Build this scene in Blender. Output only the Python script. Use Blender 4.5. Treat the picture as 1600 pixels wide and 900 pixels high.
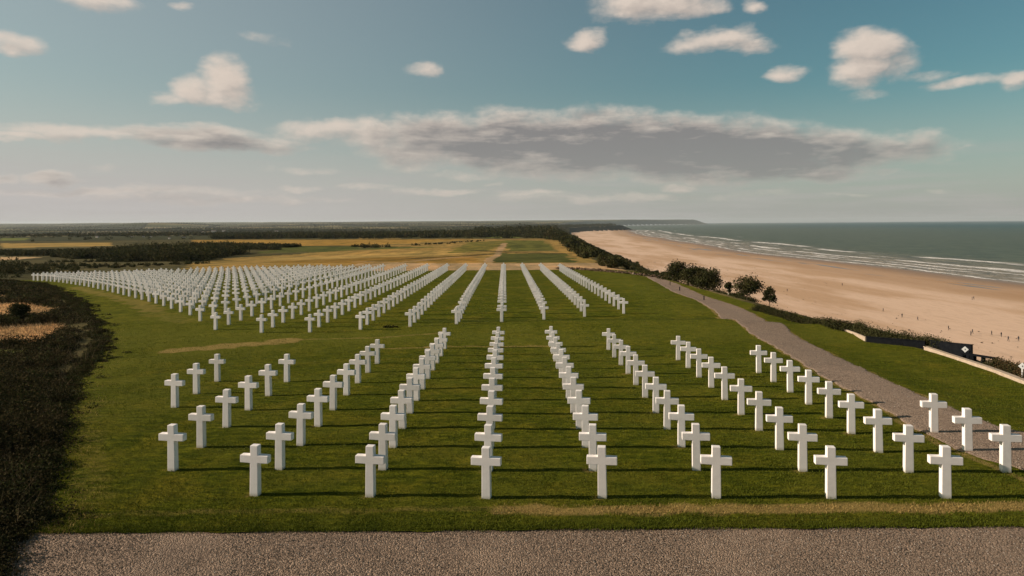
import bpy, math, random
import numpy as np
from mathutils import Matrix, Vector

for o in list(bpy.data.objects):
    bpy.data.objects.remove(o)
SC = bpy.context.scene
COL = SC.collection
R = math.radians
rng = np.random.default_rng(7)
random.seed(7)

# ------------------------------------------------------------------ camera
CAMZ = 5.9
F = 1067.0            # focal length in photo pixels (24 mm lens)
YP = 349.0            # level line in the photo
ROLL = R(0.40)
cr, sr = math.cos(ROLL), math.sin(ROLL)
cam_d = bpy.data.cameras.new('camera')
cam = bpy.data.objects.new('camera', cam_d)
COL.objects.link(cam)
cam.matrix_world = Matrix(((cr, sr, 0, 0), (0, 0, -1, 0), (-sr, cr, 0, CAMZ), (0, 0, 0, 1)))
cam_d.sensor_width = 36
cam_d.lens = 36 * F / 1600
cam_d.shift_y = -(450 - YP) / 1600
cam_d.clip_start = 0.1
cam_d.clip_end = 90000
SC.camera = cam

# ------------------------------------------------------------------ exposure, sun
SC.view_settings.view_transform = 'Standard'
SC.view_settings.look = 'None'
SC.view_settings.exposure = 0.33
SC.view_settings.gamma = 1
SC.view_settings.use_curve_mapping = False
SUN_EL = R(24)
SUN_AZ = R(-90)       # from +Y, clockwise seen from above: the sun stands to the left
sd = bpy.data.lights.new('sun', 'SUN')
sd.energy = 5.0
sd.angle = R(0.5)
sd.color = (1.0, 0.84, 0.68)
sun = bpy.data.objects.new('sun', sd)
COL.objects.link(sun)
S = Vector((math.cos(SUN_EL) * math.sin(SUN_AZ), math.cos(SUN_EL) * math.cos(SUN_AZ), math.sin(SUN_EL)))
sun.rotation_euler = S.to_track_quat('Z', 'Y').to_euler()
sun.location = (-60, 0, 60)

# ------------------------------------------------------------------ node helpers
class E:
    """small expression wrapper round a float socket"""
    def __init__(s, nt, v): s.nt, s.v = nt, v
    def _op(s, op, *a, clamp=False):
        n = s.nt.nodes.new('ShaderNodeMath'); n.operation = op; n.use_clamp = clamp
        for i, x in enumerate((s,) + a):
            x = x.v if isinstance(x, E) else x
            if isinstance(x, (int, float)): n.inputs[i].default_value = x
            else: s.nt.links.new(x, n.inputs[i])
        return E(s.nt, n.outputs[0])
    def __add__(s, o): return s._op('ADD', o)
    __radd__ = __add__
    def __sub__(s, o): return s._op('SUBTRACT', o)
    def __rsub__(s, o): return (s * -1.0) + o
    def __mul__(s, o): return s._op('MULTIPLY', o)
    __rmul__ = __mul__
    def __truediv__(s, o): return s._op('DIVIDE', o)
    def max(s, o): return s._op('MAXIMUM', o)
    def min(s, o): return s._op('MINIMUM', o)
    def pow(s, o): return s._op('POWER', o)
    def abs(s): return s._op('ABSOLUTE')
    def step(s, a, b, lo=0.0, hi=1.0):
        n = s.nt.nodes.new('ShaderNodeMapRange'); n.interpolation_type = 'SMOOTHSTEP'
        s.nt.links.new(s.v, n.inputs['Value'])
        n.inputs['From Min'].default_value = a; n.inputs['From Max'].default_value = b
        n.inputs['To Min'].default_value = lo; n.inputs['To Max'].default_value = hi
        return E(s.nt, n.outputs[0])

def vec(nt, x, y, z=0.0):
    n = nt.nodes.new('ShaderNodeCombineXYZ')
    for i, a in enumerate((x, y, z)):
        if isinstance(a, E): nt.links.new(a.v, n.inputs[i])
        else: n.inputs[i].default_value = a
    return n.outputs[0]

def noise(nt, v, scale, detail=3, rough=0.55, dist=0.0):
    n = nt.nodes.new('ShaderNodeTexNoise')
    if v is not None: nt.links.new(v, n.inputs['Vector'])
    n.inputs['Scale'].default_value = scale; n.inputs['Detail'].default_value = detail
    n.inputs['Roughness'].default_value = rough; n.inputs['Distortion'].default_value = dist
    return E(nt, n.outputs['Fac'])

def mixc(nt, f, a, b, blend='MIX'):
    n = nt.nodes.new('ShaderNodeMix'); n.data_type = 'RGBA'; n.blend_type = blend
    f = f.v if isinstance(f, E) else f
    if isinstance(f, (int, float)): n.inputs[0].default_value = f
    else: nt.links.new(f, n.inputs[0])
    for i, c in ((6, a), (7, b)):
        if isinstance(c, tuple): n.inputs[i].default_value = (*c[:3], 1)
        else: nt.links.new(c, n.inputs[i])
    return n.outputs[2]

def px_azel(px, py):
    u, v = (px - 800) / F, (YP - py) / F
    x = cr * u + sr * v; z = -sr * u + cr * v
    return math.atan(x), math.atan2(z, math.hypot(1, x))

# ------------------------------------------------------------------ world: Nishita sky and clouds
W = bpy.data.worlds.new('World')
SC.world = W
W.use_nodes = True
nt = W.node_tree
nt.nodes.clear()
out = nt.nodes.new('ShaderNodeOutputWorld')
bg = nt.nodes.new('ShaderNodeBackground')
nt.links.new(bg.outputs[0], out.inputs['Surface'])
tc = nt.nodes.new('ShaderNodeTexCoord')
sep = nt.nodes.new('ShaderNodeSeparateXYZ')
nt.links.new(tc.outputs['Generated'], sep.inputs[0])
DX, DY, DZ = (E(nt, sep.outputs[i]) for i in range(3))
sky = nt.nodes.new('ShaderNodeTexSky')
sky.sky_type = 'NISHITA'
sky.sun_disc = False
sky.sun_elevation = SUN_EL
sky.sun_rotation = SUN_AZ
sky.air_density = 1.0
sky.dust_density = 1.6
sky.ozone_density = 1.2
nt.links.new(vec(nt, DX, DY, DZ.max(0.012)), sky.inputs[0])
AZ = DX._op('ARCTAN2', DY)
EL = DZ._op('ARCSINE')

# (px, py, half width, half height, greyness, weight)
CLOUDS = [
    # upper left wisps
    (145, 2, 62, 16, .25, .9), (280, 8, 16, 7, .2, .45), (18, 70, 46, 15, .2, 1.), (413, 58, 26, 8, .2, .3),
    # white heart-shaped cumulus
    (356, 128, 39, 35, .0, 1.35), (308, 146, 40, 24, .05, 1.2), (350, 150, 52, 22, .1, 1.3), (264, 158, 34, 12, .1, .8),
    # long left stratus
    (160, 212, 140, 10, .35, 1.0), (290, 212, 120, 16, .75, 1.25), (345, 224, 120, 15, .95, 1.2), (40, 214, 60, 5, .2, .8), (440, 218, 40, 9, .4, .7),
    # main long bank
    (520, 196, 80, 12, .2, 1.0), (600, 205, 70, 18, .3, 1.1), (690, 205, 110, 24, .8, 1.4), (660, 228, 80, 18, .7, 1.2),
    (800, 216, 140, 32, 1.0, 1.6), (930, 222, 150, 36, 1.1, 1.7), (870, 250, 120, 18, .8, 1.2),
    (1070, 226, 150, 36, 1.15, 1.7), (1190, 234, 130, 34, 1.2, 1.6), (1290, 232, 110, 26, 1.0, 1.4), (1260, 262, 70, 17, 1.1, 1.2),
    (1390, 224, 90, 18, .9, 1.2), (1100, 264, 120, 15, .7, 1.0), (650, 250, 40, 10, .1, .6),
    # small ones low down
    (10, 276, 20, 7, 1.1, .9), (78, 276, 42, 8, 1.1, 1.0), (150, 265, 14, 5, .2, .3), (461, 295, 24, 6, .25, .6),
    (570, 295, 38, 5, .5, .7), (680, 300, 60, 6, .7, .85), (770, 288, 12, 4, .3, .4), (1058, 292, 28, 9, .3, 1.0),
    (840, 304, 50, 5, .7, .6), (960, 310, 150, 6, .9, .5), (200, 300, 200, 8, 1.0, .7), (330, 312, 170, 7, 1.0, .6), (740, 265, 60, 6, .25, .5),
    (480, 267, 46, 6, .15, .4), (1190, 303, 40, 3, .8, .3), (1335, 305, 24, 3, .8, .3), (1462, 299, 14, 3, .9, .3), (1378, 267, 20, 4, 1.1, .5), (1500, 229, 14, 3, 1.0, .35),
    # upper middle and right
    (1020, 6, 88, 25, .25, 1.3), (1085, 14, 50, 14, .3, 1.), (985, 18, 46, 16, .3, 1.), (1178, 10, 18, 11, .2, .7),
    (922, 64, 30, 19, .2, 1.25), (912, 56, 20, 14, .1, 1.1), (1120, 66, 72, 16, .3, 1.1), (1175, 74, 42, 15, .3, 1.), (1160, 50, 20, 12, .3, .5),
    (660, 112, 27, 12, .15, .9), (1228, 117, 32, 11, .25, .85),
    (1352, 78, 50, 29, .1, 1.5), (1345, 108, 46, 30, .25, 1.4), (1395, 100, 34, 26, .7, .75), (1350, 148, 26, 10, .3, .4),
    (1520, 132, 60, 11, .5, .85), (1590, 128, 30, 14, .4, 1.0), (1450, 118, 40, 8, .6, .35),
]
g = bpy.data.node_groups.new('cloud_field', 'ShaderNodeTree')
for nm in ('az', 'el', 'warp_a', 'warp_e'):
    g.interface.new_socket(nm, in_out='INPUT', socket_type='NodeSocketFloat')
for nm in ('F', 'G'):
    g.interface.new_socket(nm, in_out='OUTPUT', socket_type='NodeSocketFloat')
gi = g.nodes.new('NodeGroupInput'); go = g.nodes.new('NodeGroupOutput')
a0, e0 = E(g, gi.outputs[0]), E(g, gi.outputs[1])
a1, e1 = a0 + E(g, gi.outputs[2]), e0 + E(g, gi.outputs[3])
Ff, Gg = None, None
for (px, py, hw, hh, grey, wt) in CLOUDS:
    if hw > 38 and 190 < py < 270 and px > 500: py += 9
    ca, ce = px_azel(px, py)
    ka = math.cos(ca) ** 2
    rx = hw * (1.15 if py < 150 else 1.28) / F * ka; ry = hh * (1.75 if hw > 65 and py > 190 and py < 270 and px > 500 else 1.3 if hw > 25 else 1.15) / F * math.cos(ca)
    dx = (a1 - ca) * (1 / rx); dy = (e1 - ce) * (1 / ry)
    dyy = dy.max(dy * -1.18)                      # flatter below
    d = (dx * dx + dyy * dyy)
    f = (d * -wt + wt)
    Ff = f if Ff is None else Ff.max(f)
    gg = f.max(0.0) * grey
    Gg = gg if Gg is None else Gg.max(gg)
g.links.new(Ff.v, go.inputs[0]); g.links.new(Gg.v, go.inputs[1])

def field(da, de):
    a, e = AZ + da, EL + de
    v = vec(nt, a * 1.0, e * 1.9, 0.3)
    wa = (noise(nt, v, 9, 4, .6) - .5) * 0.055
    ve = vec(nt, a * 1.0, e * 2.6, 4.1)
    we = (noise(nt, ve, 11, 4, .6) - .5) * 0.034
    n = nt.nodes.new('ShaderNodeGroup'); n.node_tree = g
    for i, s_ in enumerate((a, e, wa, we)): nt.links.new(s_.v, n.inputs[i])
    vn = vec(nt, a, e * 1.55, 1.7)
    det = noise(nt, vn, 26, 8, .62)
    return E(nt, n.outputs[0]) + (det - .5) * 1.75, E(nt, n.outputs[1]), det
f0, g0, det0 = field(0, 0)
f1, g1, det1 = field(-0.010, 0.011)
alpha = f0.step(-0.25, 1.25)
relief = ((f0 - f1) * 0.55 + 0.55)._op('ADD', 0.0, clamp=True)
vs = vec(nt, AZ * 1.0, EL * 5.0, 2.2)
tex = noise(nt, vs, 14, 5, .6)
grey = ((g0 * 0.72) * (tex * 2.3 - 0.15) - (relief - 0.5) * 0.6)._op('ADD', 0.0, clamp=True)
LIT = (7.0, 5.95, 5.1)
SHD = (2.3, 2.1, 2.08)
ccol = mixc(nt, (relief * 0.6 + 0.4) , (4.6, 3.95, 3.55), LIT)
ccol = mixc(nt, grey, ccol, SHD)
# tint of the clear sky (teal right and high, warm grey left and low)
side = (DX * -1.0).step(-0.55, 0.75)
low = DZ.step(0.0, 0.20, 1.0, 0.0)
skyc = mixc(nt, 1.0, sky.outputs[0], (0.52, 0.785, 0.68), 'MULTIPLY')
skyc = mixc(nt, (side * 0.46 + low * 0.62)._op('ADD', 0.0, clamp=True), skyc, (4.8, 4.52, 4.36))
skyc = mixc(nt, DZ.step(.36, .75, 0, .5), skyc, (0.0, 0.0, 0.0))  # upper sky out of view, dimmed on purpose to deepen the shadows
streak = noise(nt, vec(nt, AZ * 1.2, EL * 16.0, 7.7), 6, 5, .6).step(.42, .72)
veil = streak * EL.step(0.0, 0.14, 0.5, 0.0)
skyc = mixc(nt, veil, skyc, (4.4, 4.08, 3.92))
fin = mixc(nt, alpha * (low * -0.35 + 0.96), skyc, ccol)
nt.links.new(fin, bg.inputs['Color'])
bg.inputs['Strength'].default_value = 0.083

# ------------------------------------------------------------------ terrain
def ss(a, b, x):
    if a > b: return 1 - ss(b, a, x)
    t = np.clip((np.asarray(x, float) - a) / (b - a), 0, 1)
    return t * t * (3 - 2 * t)

def vnoise(x, y, seed=0):
    x = np.asarray(x, float); y = np.asarray(y, float)
    xi, yi = np.floor(x), np.floor(y)
    fx, fy = x - xi, y - yi
    fx = fx * fx * (3 - 2 * fx); fy = fy * fy * (3 - 2 * fy)
    def h(a, b):
        s = np.sin(a * 127.1 + b * 311.7 + seed * 74.7) * 43758.5453
        return s - np.floor(s)
    return (h(xi, yi) * (1 - fx) + h(xi + 1, yi) * fx) * (1 - fy) + (h(xi, yi + 1) * (1 - fx) + h(xi + 1, yi + 1) * fx) * fy

def fbm(x, y, seed=0, oct=4):
    s, a, t = 0, 1.0, 0
    for k in range(oct):
        s = s + a * vnoise(x * 2 ** k, y * 2 ** k, seed + k); t += a; a *= .5
    return s / t

CY = [-400, 0, 26, 33, 40, 50, 56, 80, 104, 190, 300, 467, 570, 728, 1000, 1500, 2600, 3100, 3400, 3650, 3800, 4000, 4600, 6000, 8500, 11500, 12600, 14500, 20000]
CX = [21, 21, 20.9, 21.9, 21.8, 21.0, 20.2, 19.4, 18.9, 24.5, 31, 38, 42, 45, 58, 80, 175, 300, 500, 590, 480, 330, 300, 420, 900, 2900, 3350, 3500, 3500]
def coast(y):
    return np.interp(y, CY, CX)
SY = [-400, 0, 457, 845, 1245, 2360, 3200, 3650, 3900, 4300, 6000, 8500, 11500, 12600, 14500, 20000]
SX = [372, 360, 343, 322, 350, 442, 560, 640, 520, 380, 480, 960, 2960, 3420, 3600, 3600]
def shore(y):
    return np.interp(y, SY, SX) + 6 * np.sin(np.asarray(y) / 90.0) * ss(100, 400, y)

def terrain(x, y):
    x = np.asarray(x, float); y = np.asarray(y, float)
    z = -0.62 * ss(20, 37, y) - 0.30 * ss(50, 100, y)
    z = z - 1.0 * ss(22, 75, -x) * ss(20, 80, y) * (1 - ss(150, 400, y))
    z = z + 0.28 * np.exp(-((y - 43.0) / 2.0) ** 2) * ss(-8, 2, x) - 0.16 * np.exp(-((y - 47.0) / 1.8) ** 2) * ss(-12, 0, x)
    z = z + (fbm(x / 11 + 3.1, y / 9, 14, 2) - .5) * .34 * ss(15, 22, y) * ss(20, 14, x) * (1 - ss(40, 50, y) * .9) * (1 - ss(80, 100, y)) + (fbm(x / 2.6, y / 2.2, 15, 2) - .5) * .05 * ss(13.5, 16, y) * (1 - ss(80, 110, y))
    z = z - 0.35 * ss(13.5, 18.5, x) * (1 - ss(90, 150, y))
    z = z - 2.9 * ss(103, 240, y) - 2.0 * ss(240, 600, y) - 7.0 * ss(700, 1600, y)
    z = z + (fbm(x / 60, y / 60, 3, 3) - .5) * 1.0 * ss(115, 220, y)
    z = z + (fbm(x / 700, y / 500, 5, 3) - .5) * 16 * ss(900, 2500, y)
    far = ss(3000, 11500, y)
    z = z + far * (64 + 26 * (fbm(x / 2600, y / 2600, 9, 3) - .5))
    z = z + 34 * np.exp(-((x + 2700) / 330) ** 2 - ((y - 5200) / 500) ** 2)
    s = x - coast(y)
    Wd = np.interp(y, [0, 150, 800, 3000, 9000, 12000], [42, 46, 60, 60, 150, 320])
    k = ss(0, 1, np.clip(s / Wd, 0, 1) ** .85)
    sh = shore(y)
    t = np.clip((x - coast(y) - Wd) / np.maximum(sh - coast(y) - Wd, 5), 0, 1.6)
    beach = -32.6 - 3.4 * t
    rough = (fbm(x / 9, y / 9, 11, 3) - .5) * 3.0 * np.clip(s / 10, 0, 1) * (1 - k)
    return np.where(s <= 0, z, z * (1 - k) + beach * k + rough)

def ray(px, py):
    u, v = (px - 800) / F, (YP - py) / F
    return np.array([cr * u + sr * v, 1.0, -sr * u + cr * v])

TS = np.geomspace(6, 15500, 5200)
def at(px, py):
    """where the line of sight of a photo pixel meets the land"""
    d = ray(px, py)
    z = CAMZ + d[2] * TS
    below = np.nonzero(z <= terrain(d[0] * TS, TS))[0]
    if len(below) == 0: return np.array([d[0] * 15000, 15000, 0.0])
    i = below[0]
    a, b = TS[max(i - 1, 0)], TS[i]
    for _ in range(30):
        m = (a + b) / 2
        if CAMZ + d[2] * m <= terrain(d[0] * m, m): b = m
        else: a = m
    return np.array([d[0] * b, b, float(terrain(d[0] * b, b))])

def proj(x, y, z):
    u = (x * cr - (z - CAMZ) * sr) / y; v = (x * sr + (z - CAMZ) * cr) / y
    return 800 + F * u, YP - F * v

def edge_point(px, s=0.4):
    """point on the bluff edge (s metres beyond it) seen at photo column px"""
    ys = np.geomspace(20, 900, 4000)
    xs = coast(ys) + s
    p, _ = proj(xs, ys, terrain(xs, ys))
    i = int(np.argmin(abs(p - px)))
    return float(xs[i]), float(ys[i]), float(terrain(xs[i], ys[i]))

# ------------------------------------------------------------------ mesh helpers
def mesh_np(name, V, faces, mat, cols=None, smooth=False, extra=None):
    """faces: (n,k) int array of equal-size polygons"""
    V = np.ascontiguousarray(V, dtype=np.float32); faces = np.ascontiguousarray(faces, dtype=np.int32)
    me = bpy.data.meshes.new(name)
    n, k = faces.shape
    me.vertices.add(len(V)); me.vertices.foreach_set('co', V.ravel())
    me.loops.add(n * k); me.loops.foreach_set('vertex_index', faces.ravel())
    me.polygons.add(n)
    me.polygons.foreach_set('loop_start', np.arange(0, n * k, k, dtype=np.int32))
    try: me.polygons.foreach_set('loop_total', np.full(n, k, dtype=np.int32))
    except Exception: pass
    me.polygons.foreach_set('use_smooth', np.full(n, bool(smooth), dtype=bool))
    if cols is not None:
        c = np.ones((len(V), 4), np.float32); c[:, :3] = cols
        at_ = me.color_attributes.new('Col', 'FLOAT_COLOR', 'POINT'); at_.data.foreach_set('color', c.ravel())
    for key, arr in (extra or {}).items():
        at_ = me.attributes.new(key, 'FLOAT', 'POINT'); at_.data.foreach_set('value', np.asarray(arr, np.float32))
    me.update(calc_edges=True); me.validate()
    me.materials.append(mat)
    return me

def link(name, me, parent=None, loc=None):
    o = bpy.data.objects.new(name, me); COL.objects.link(o)
    if parent: o.parent = parent
    if loc is not None: o.location = loc
    return o

def tag(o, label=None, cat=None, group=None, kind=None):
    if label: o['label'] = label
    if cat: o['category'] = cat
    if group: o['group'] = group
    if kind: o['kind'] = kind
    return o

def grid_faces(nr, nc):
    i = np.arange(nr * nc).reshape(nr, nc)
    return np.stack([i[:-1, :-1], i[:-1, 1:], i[1:, 1:], i[1:, :-1]], -1).reshape(-1, 4)

def material(name, rough=0.9, spec=0.2):
    m = bpy.data.materials.new(name); m.use_nodes = True
    t = m.node_tree; b = t.nodes['Principled BSDF']
    b.inputs['Roughness'].default_value = rough; b.inputs['Specular IOR Level'].default_value = spec
    return m, t, b

def attr(t, name, typ='Color'):
    n = t.nodes.new('ShaderNodeAttribute'); n.attribute_name = name
    return n.outputs['Color'] if typ == 'Color' else E(t, n.outputs['Fac'])

def bump(t, b, h, strength, dist):
    n = t.nodes.new('ShaderNodeBump'); n.inputs['Strength'].default_value = strength; n.inputs['Distance'].default_value = dist
    t.links.new(h.v, n.inputs['Height']); t.links.new(n.outputs[0], b.inputs['Normal'])

def geo_pos(t):
    return t.nodes.new('ShaderNodeNewGeometry').outputs['Position']

def mapping(t, v, sc):
    n = t.nodes.new('ShaderNodeMapping'); t.links.new(v, n.inputs[0]); n.inputs['Scale'].default_value = sc
    return n.outputs[0]

def in_poly(x, y, poly):
    x = np.asarray(x); y = np.asarray(y); c = np.zeros(x.shape, bool)
    n = len(poly); j = n - 1
    for i in range(n):
        xi, yi, xj, yj = poly[i][0], poly[i][1], poly[j][0], poly[j][1]
        if yi != yj:
            c ^= ((yi > y) != (yj > y)) & (x < (xj - xi) * (y - yi) / (yj - yi) + xi)
        j = i
    return c

def seg_dist(x, y, pts):
    best = np.full(np.shape(x), 1e9)
    for (ax, ay), (bx, by) in zip(pts[:-1], pts[1:]):
        dx, dy = bx - ax, by - ay
        t = np.clip(((x - ax) * dx + (y - ay) * dy) / (dx * dx + dy * dy), 0, 1)
        best = np.minimum(best, np.hypot(x - ax - t * dx, y - ay - t * dy))
    return best

def wp(pts):      # photo outline -> ground outline
    return [tuple(at(a, b)[:2]) for a, b in pts]

# ------------------------------------------------------------------ materials
def mat_ground():
    m, t, b = material('land_soil', 1.0, .03)
    P = geo_pos(t)
    n = noise(t, P, 1.3, 6, .65)
    n2 = noise(t, P, .11, 4, .6)
    n3 = noise(t, mapping(t, P, (.22, .05, 1)), 1.0, 6, .68)
    n4 = noise(t, mapping(t, P, (.035, .10, 1)), 1.0, 6, .7)
    c = mixc(t, 1.0, attr(t, 'Col'), mixc(t, n, (.62, .62, .62), (1.35, 1.35, 1.35)), 'MULTIPLY')
    c = mixc(t, 1.0, c, mixc(t, n3.step(.3, .7), (.62, .66, .62), (1.3, 1.22, 1.12)), 'MULTIPLY')
    c = mixc(t, n4.step(.56, .74) * .6, c, (.065, .062, .024))
    c = mixc(t, n4.step(.30, .42, 1, 0) * .35, c, (.30, .22, .12))
    c = mixc(t, 1.0, c, mixc(t, n2.step(.3, .7), (.78, .84, .8), (1.2, 1.12, 1.05)), 'MULTIPLY')
    t.links.new(c, b.inputs['Base Color'])
    bump(t, b, n, .8, .25)
    return m

def mat_lawn():
    m, t, b = material('lawn_turf', 1.0, .02)
    P = geo_pos(t)
    n = noise(t, P, 26, 5, .7)
    n2 = noise(t, P, .55, 5, .62)
    n3 = noise(t, mapping(t, P, (.5, 1.6, 1)), 3.1, 4, .6)
    c = mixc(t, n3.step(.3, .72), (.042, .057, .005), (.108, .116, .009))
    c = mixc(t, n2.step(.42, .74) * .75, c, (.150, .130, .014))
    n4 = noise(t, mapping(t, P, (.7, 1.3, 1)), 5.5, 6, .72)
    c = mixc(t, n4.step(.36, .66), mixc(t, 1.0, c, (.62, .66, .7), 'MULTIPLY'), mixc(t, 1.0, c, (1.25, 1.2, 1.1), 'MULTIPLY'))
    c = mixc(t, n.step(.32, .7), c, mixc(t, 1.0, c, (1.6, 1.5, 1.4), 'MULTIPLY'))
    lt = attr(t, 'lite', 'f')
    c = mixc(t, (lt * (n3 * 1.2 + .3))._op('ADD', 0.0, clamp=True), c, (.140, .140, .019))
    dry = attr(t, 'dry', 'f')
    dn = (dry + (n3 - .5) * .6)
    c = mixc(t, dn.step(.22, .85) * .9, c, (.32, .225, .075))
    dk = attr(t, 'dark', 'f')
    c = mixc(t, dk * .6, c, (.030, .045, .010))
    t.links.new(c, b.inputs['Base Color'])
    bump(t, b, n + n3 * 1.5 + n4 * 1.6, 1.0, .07)
    return m

def mat_gravel(name, tint=(1, 1, 1)):
    m, t, b = material(name, .9, .25)
    P = geo_pos(t)
    v = t.nodes.new('ShaderNodeTexVoronoi'); v.inputs['Scale'].default_value = 34; t.links.new(P, v.inputs['Vector'])
    n = noise(t, P, .7, 4, .6)
    n2 = noise(t, P, 9, 5, .7)
    sepc = t.nodes.new('ShaderNodeSeparateColor'); t.links.new(v.outputs['Color'], sepc.inputs[0])
    c = mixc(t, E(t, sepc.outputs[0]), (.15, .117, .092), (.36, .30, .245))
    c = mixc(t, n2.step(.3, .75) * .5, c, (.20, .15, .11))
    c = mixc(t, n.step(.45, .8) * .45, c, (.12, .10, .085))
    c = mixc(t, 1.0, c, tint, 'MULTIPLY')
    t.links.new(c, b.inputs['Base Color'])
    bump(t, b, E(t, v.outputs['Distance']) * -1.0 + n2 * .4, .9, .03)
    return m

def mat_beach():
    m, t, b = material('beach_sand', .85, .25)
    P = geo_pos(t)
    off = attr(t, 'off', 'f')                   # metres inland of the water line
    nA = noise(t, mapping(t, P, (.6, .13, 1)), .05, 5, .6)
    nB = noise(t, mapping(t, P, (1, .25, 1)), .35, 5, .65)
    w = off + (nA - .5) * 46
    c = mixc(t, nA.step(.42, .62), (.69, .475, .33), (.52, .325, .19))
    c = mixc(t, nB.step(.45, .8) * .45, c, (.42, .27, .155))
    speck = noise(t, P, 1.1, 3, .7).step(.66, .74)
    c = mixc(t, speck * off.step(90, 160) * .35, c, (.22, .14, .09))
    c = mixc(t, w.step(70, 112, 1, 0) * .7, c, (.38, .22, .11))       # damp band
    c = mixc(t, w.step(4, 46, 1, 0), c, (.27, .155, .08))               # wet sand
    pool = noise(t, mapping(t, P, (1, .12, 1)), .085, 3, .5).step(.56, .62) * w.step(26, 40) * w.step(56, 74, 1, 0)
    c = mixc(t, pool * .8, c, (.17, .17, .17))
    t.links.new(c, b.inputs['Base Color'])
    r = w.step(0, 60, .35, .9) - pool * .45
    t.links.new(r.v, b.inputs['Roughness'])
    bump(t, b, nB, .5, .5)
    return m

def mat_sea():
    m, t, b = material('sea_water', .42, .5)
    P = geo_pos(t)
    off = attr(t, 'off', 'f')                   # metres offshore
    sepp = t.nodes.new('ShaderNodeSeparateXYZ'); t.links.new(P, sepp.inputs[0])
    PY = E(t, sepp.outputs[1])
    lo = noise(t, mapping(t, P, (.004, .0016, 1)), 1.0, 4, .6)
    o2 = off + (lo - .5) * 900
    c = mixc(t, off.step(0, 220), (.21, .175, .13), (.088, .105, .070))
    c = mixc(t, o2.step(500, 3300), c, (.010, .058, .058))
    c = mixc(t, o2.step(3000, 9000), c, (.0, .030, .045))
    warp = (noise(t, mapping(t, P, (.012, .0045, 1)), 1.0, 5, .62) - .5) * 62
    fine = noise(t, mapping(t, P, (.28, .07, 1)), 1.0, 4, .7)
    gate = noise(t, mapping(t, P, (.02, .0075, 1)), 1.0, 3, .5)
    foam = None
    for k, (o_, wd, g0_, g1_) in enumerate(((5, 2.2, .2, .4), (28, 3.6, .45, .55), (50, 3.4, .47, .57), (74, 5.5, .42, .5), (108, 2.6, .54, .62), (140, 8.5, .40, .50), (215, 4.5, .62, .66))):
        d = (off + warp * (1.0 if k % 2 else .75) + (fine - .5) * 16 - o_).abs()
        gt = noise(t, mapping(t, P, (.02, .0065, 1 + k)), 1.0, 3, .5)
        gk = (gt + k * 0.0).step(g0_, g1_)
        f_ = d.step(wd * .3, wd * 1.5, 1, 0) * gk
        foam = f_ if foam is None else foam.max(f_)
    wash = off.step(10, 170, .7, 0) * fine.step(.45, .75)
    foam = (foam * fine.step(.22, .5, .35, 1)).max(wash * .75)
    tx = noise(t, mapping(t, P, (.07, .016, 1)), 1.0, 6, .75)
    c = mixc(t, 1.0, c, mixc(t, tx.step(.36, .64), (.62, .68, .70), (1.35, 1.3, 1.25)), 'MULTIPLY')
    c = mixc(t, foam, c, (.74, .70, .66))
    t.links.new(c, b.inputs['Base Color'])
    rg = foam * .4 + .45
    t.links.new(rg.v, b.inputs['Roughness'])
    wv = noise(t, mapping(t, P, (.22, .09, 1)), 1.0, 6, .65)
    wl = noise(t, mapping(t, P, (.045, .012, 1)), 1.0, 5, .7)
    bump(t, b, wv + wl * 2.0, 1.0, 2.6)
    b.inputs['Specular IOR Level'].default_value = .14
    return m

def mat_leaf(name, gain=1.0):
    m, t, b = material(name, .9, .03)
    c = mixc(t, 1.0, attr(t, 'Col'), (gain, gain, gain), 'MULTIPLY')
    t.links.new(c, b.inputs['Base Color'])
    tr = t.nodes.new('ShaderNodeBsdfTranslucent'); t.links.new(c, tr.inputs['Color'])
    mx = t.nodes.new('ShaderNodeMixShader'); mx.inputs[0].default_value = .18
    t.links.new(b.outputs[0], mx.inputs[1]); t.links.new(tr.outputs[0], mx.inputs[2])
    t.links.new(mx.outputs[0], t.nodes['Material Output'].inputs['Surface'])
    return m

def mat_simple(name, c0, c1, scale=6, rough=.8, bmp=.3, bd=.02, spec=.2):
    m, t, b = material(name, rough, spec)
    tcn = t.nodes.new('ShaderNodeTexCoord').outputs['Object']
    n = noise(t, tcn, scale, 6, .65)
    t.links.new(mixc(t, n.step(.3, .7), c0, c1), b.inputs['Base Color'])
    bump(t, b, n, bmp, bd)
    return m

def mat_marble(foot_on=True):
    m, t, b = material('white_marble', .55, .35)
    tcn = t.nodes.new('ShaderNodeTexCoord').outputs['Object']
    inf = t.nodes.new('ShaderNodeObjectInfo')
    va = t.nodes.new('ShaderNodeVectorMath'); va.operation = 'ADD'
    t.links.new(tcn, va.inputs[0]); t.links.new(inf.outputs['Location'], va.inputs[1])
    n = noise(t, va.outputs[0], 5, 6, .7); n2 = noise(t, va.outputs[0], 60, 4, .7)
    sz = t.nodes.new('ShaderNodeSeparateXYZ'); t.links.new(tcn, sz.inputs[0])
    c = mixc(t, n.step(.35, .75), (.89, .83, .795), (.80, .745, .71))
    c = mixc(t, n2.step(.5, .8) * .35, c, (.60, .57, .53))
    c = mixc(t, E(t, inf.outputs['Random']).step(.2, 1.0) * .55, c, mixc(t, 1.0, c, (.86, .85, .83), 'MULTIPLY'))
    foot = (E(t, sz.outputs[2]) + (n - .5) * .12).step(.0, .11, .75, 0)
    if foot_on: c = mixc(t, foot, c, (.40, .37, .27))
    t.links.new(c, b.inputs['Base Color'])
    bump(t, b, n2, .25, .004)
    return m

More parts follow.
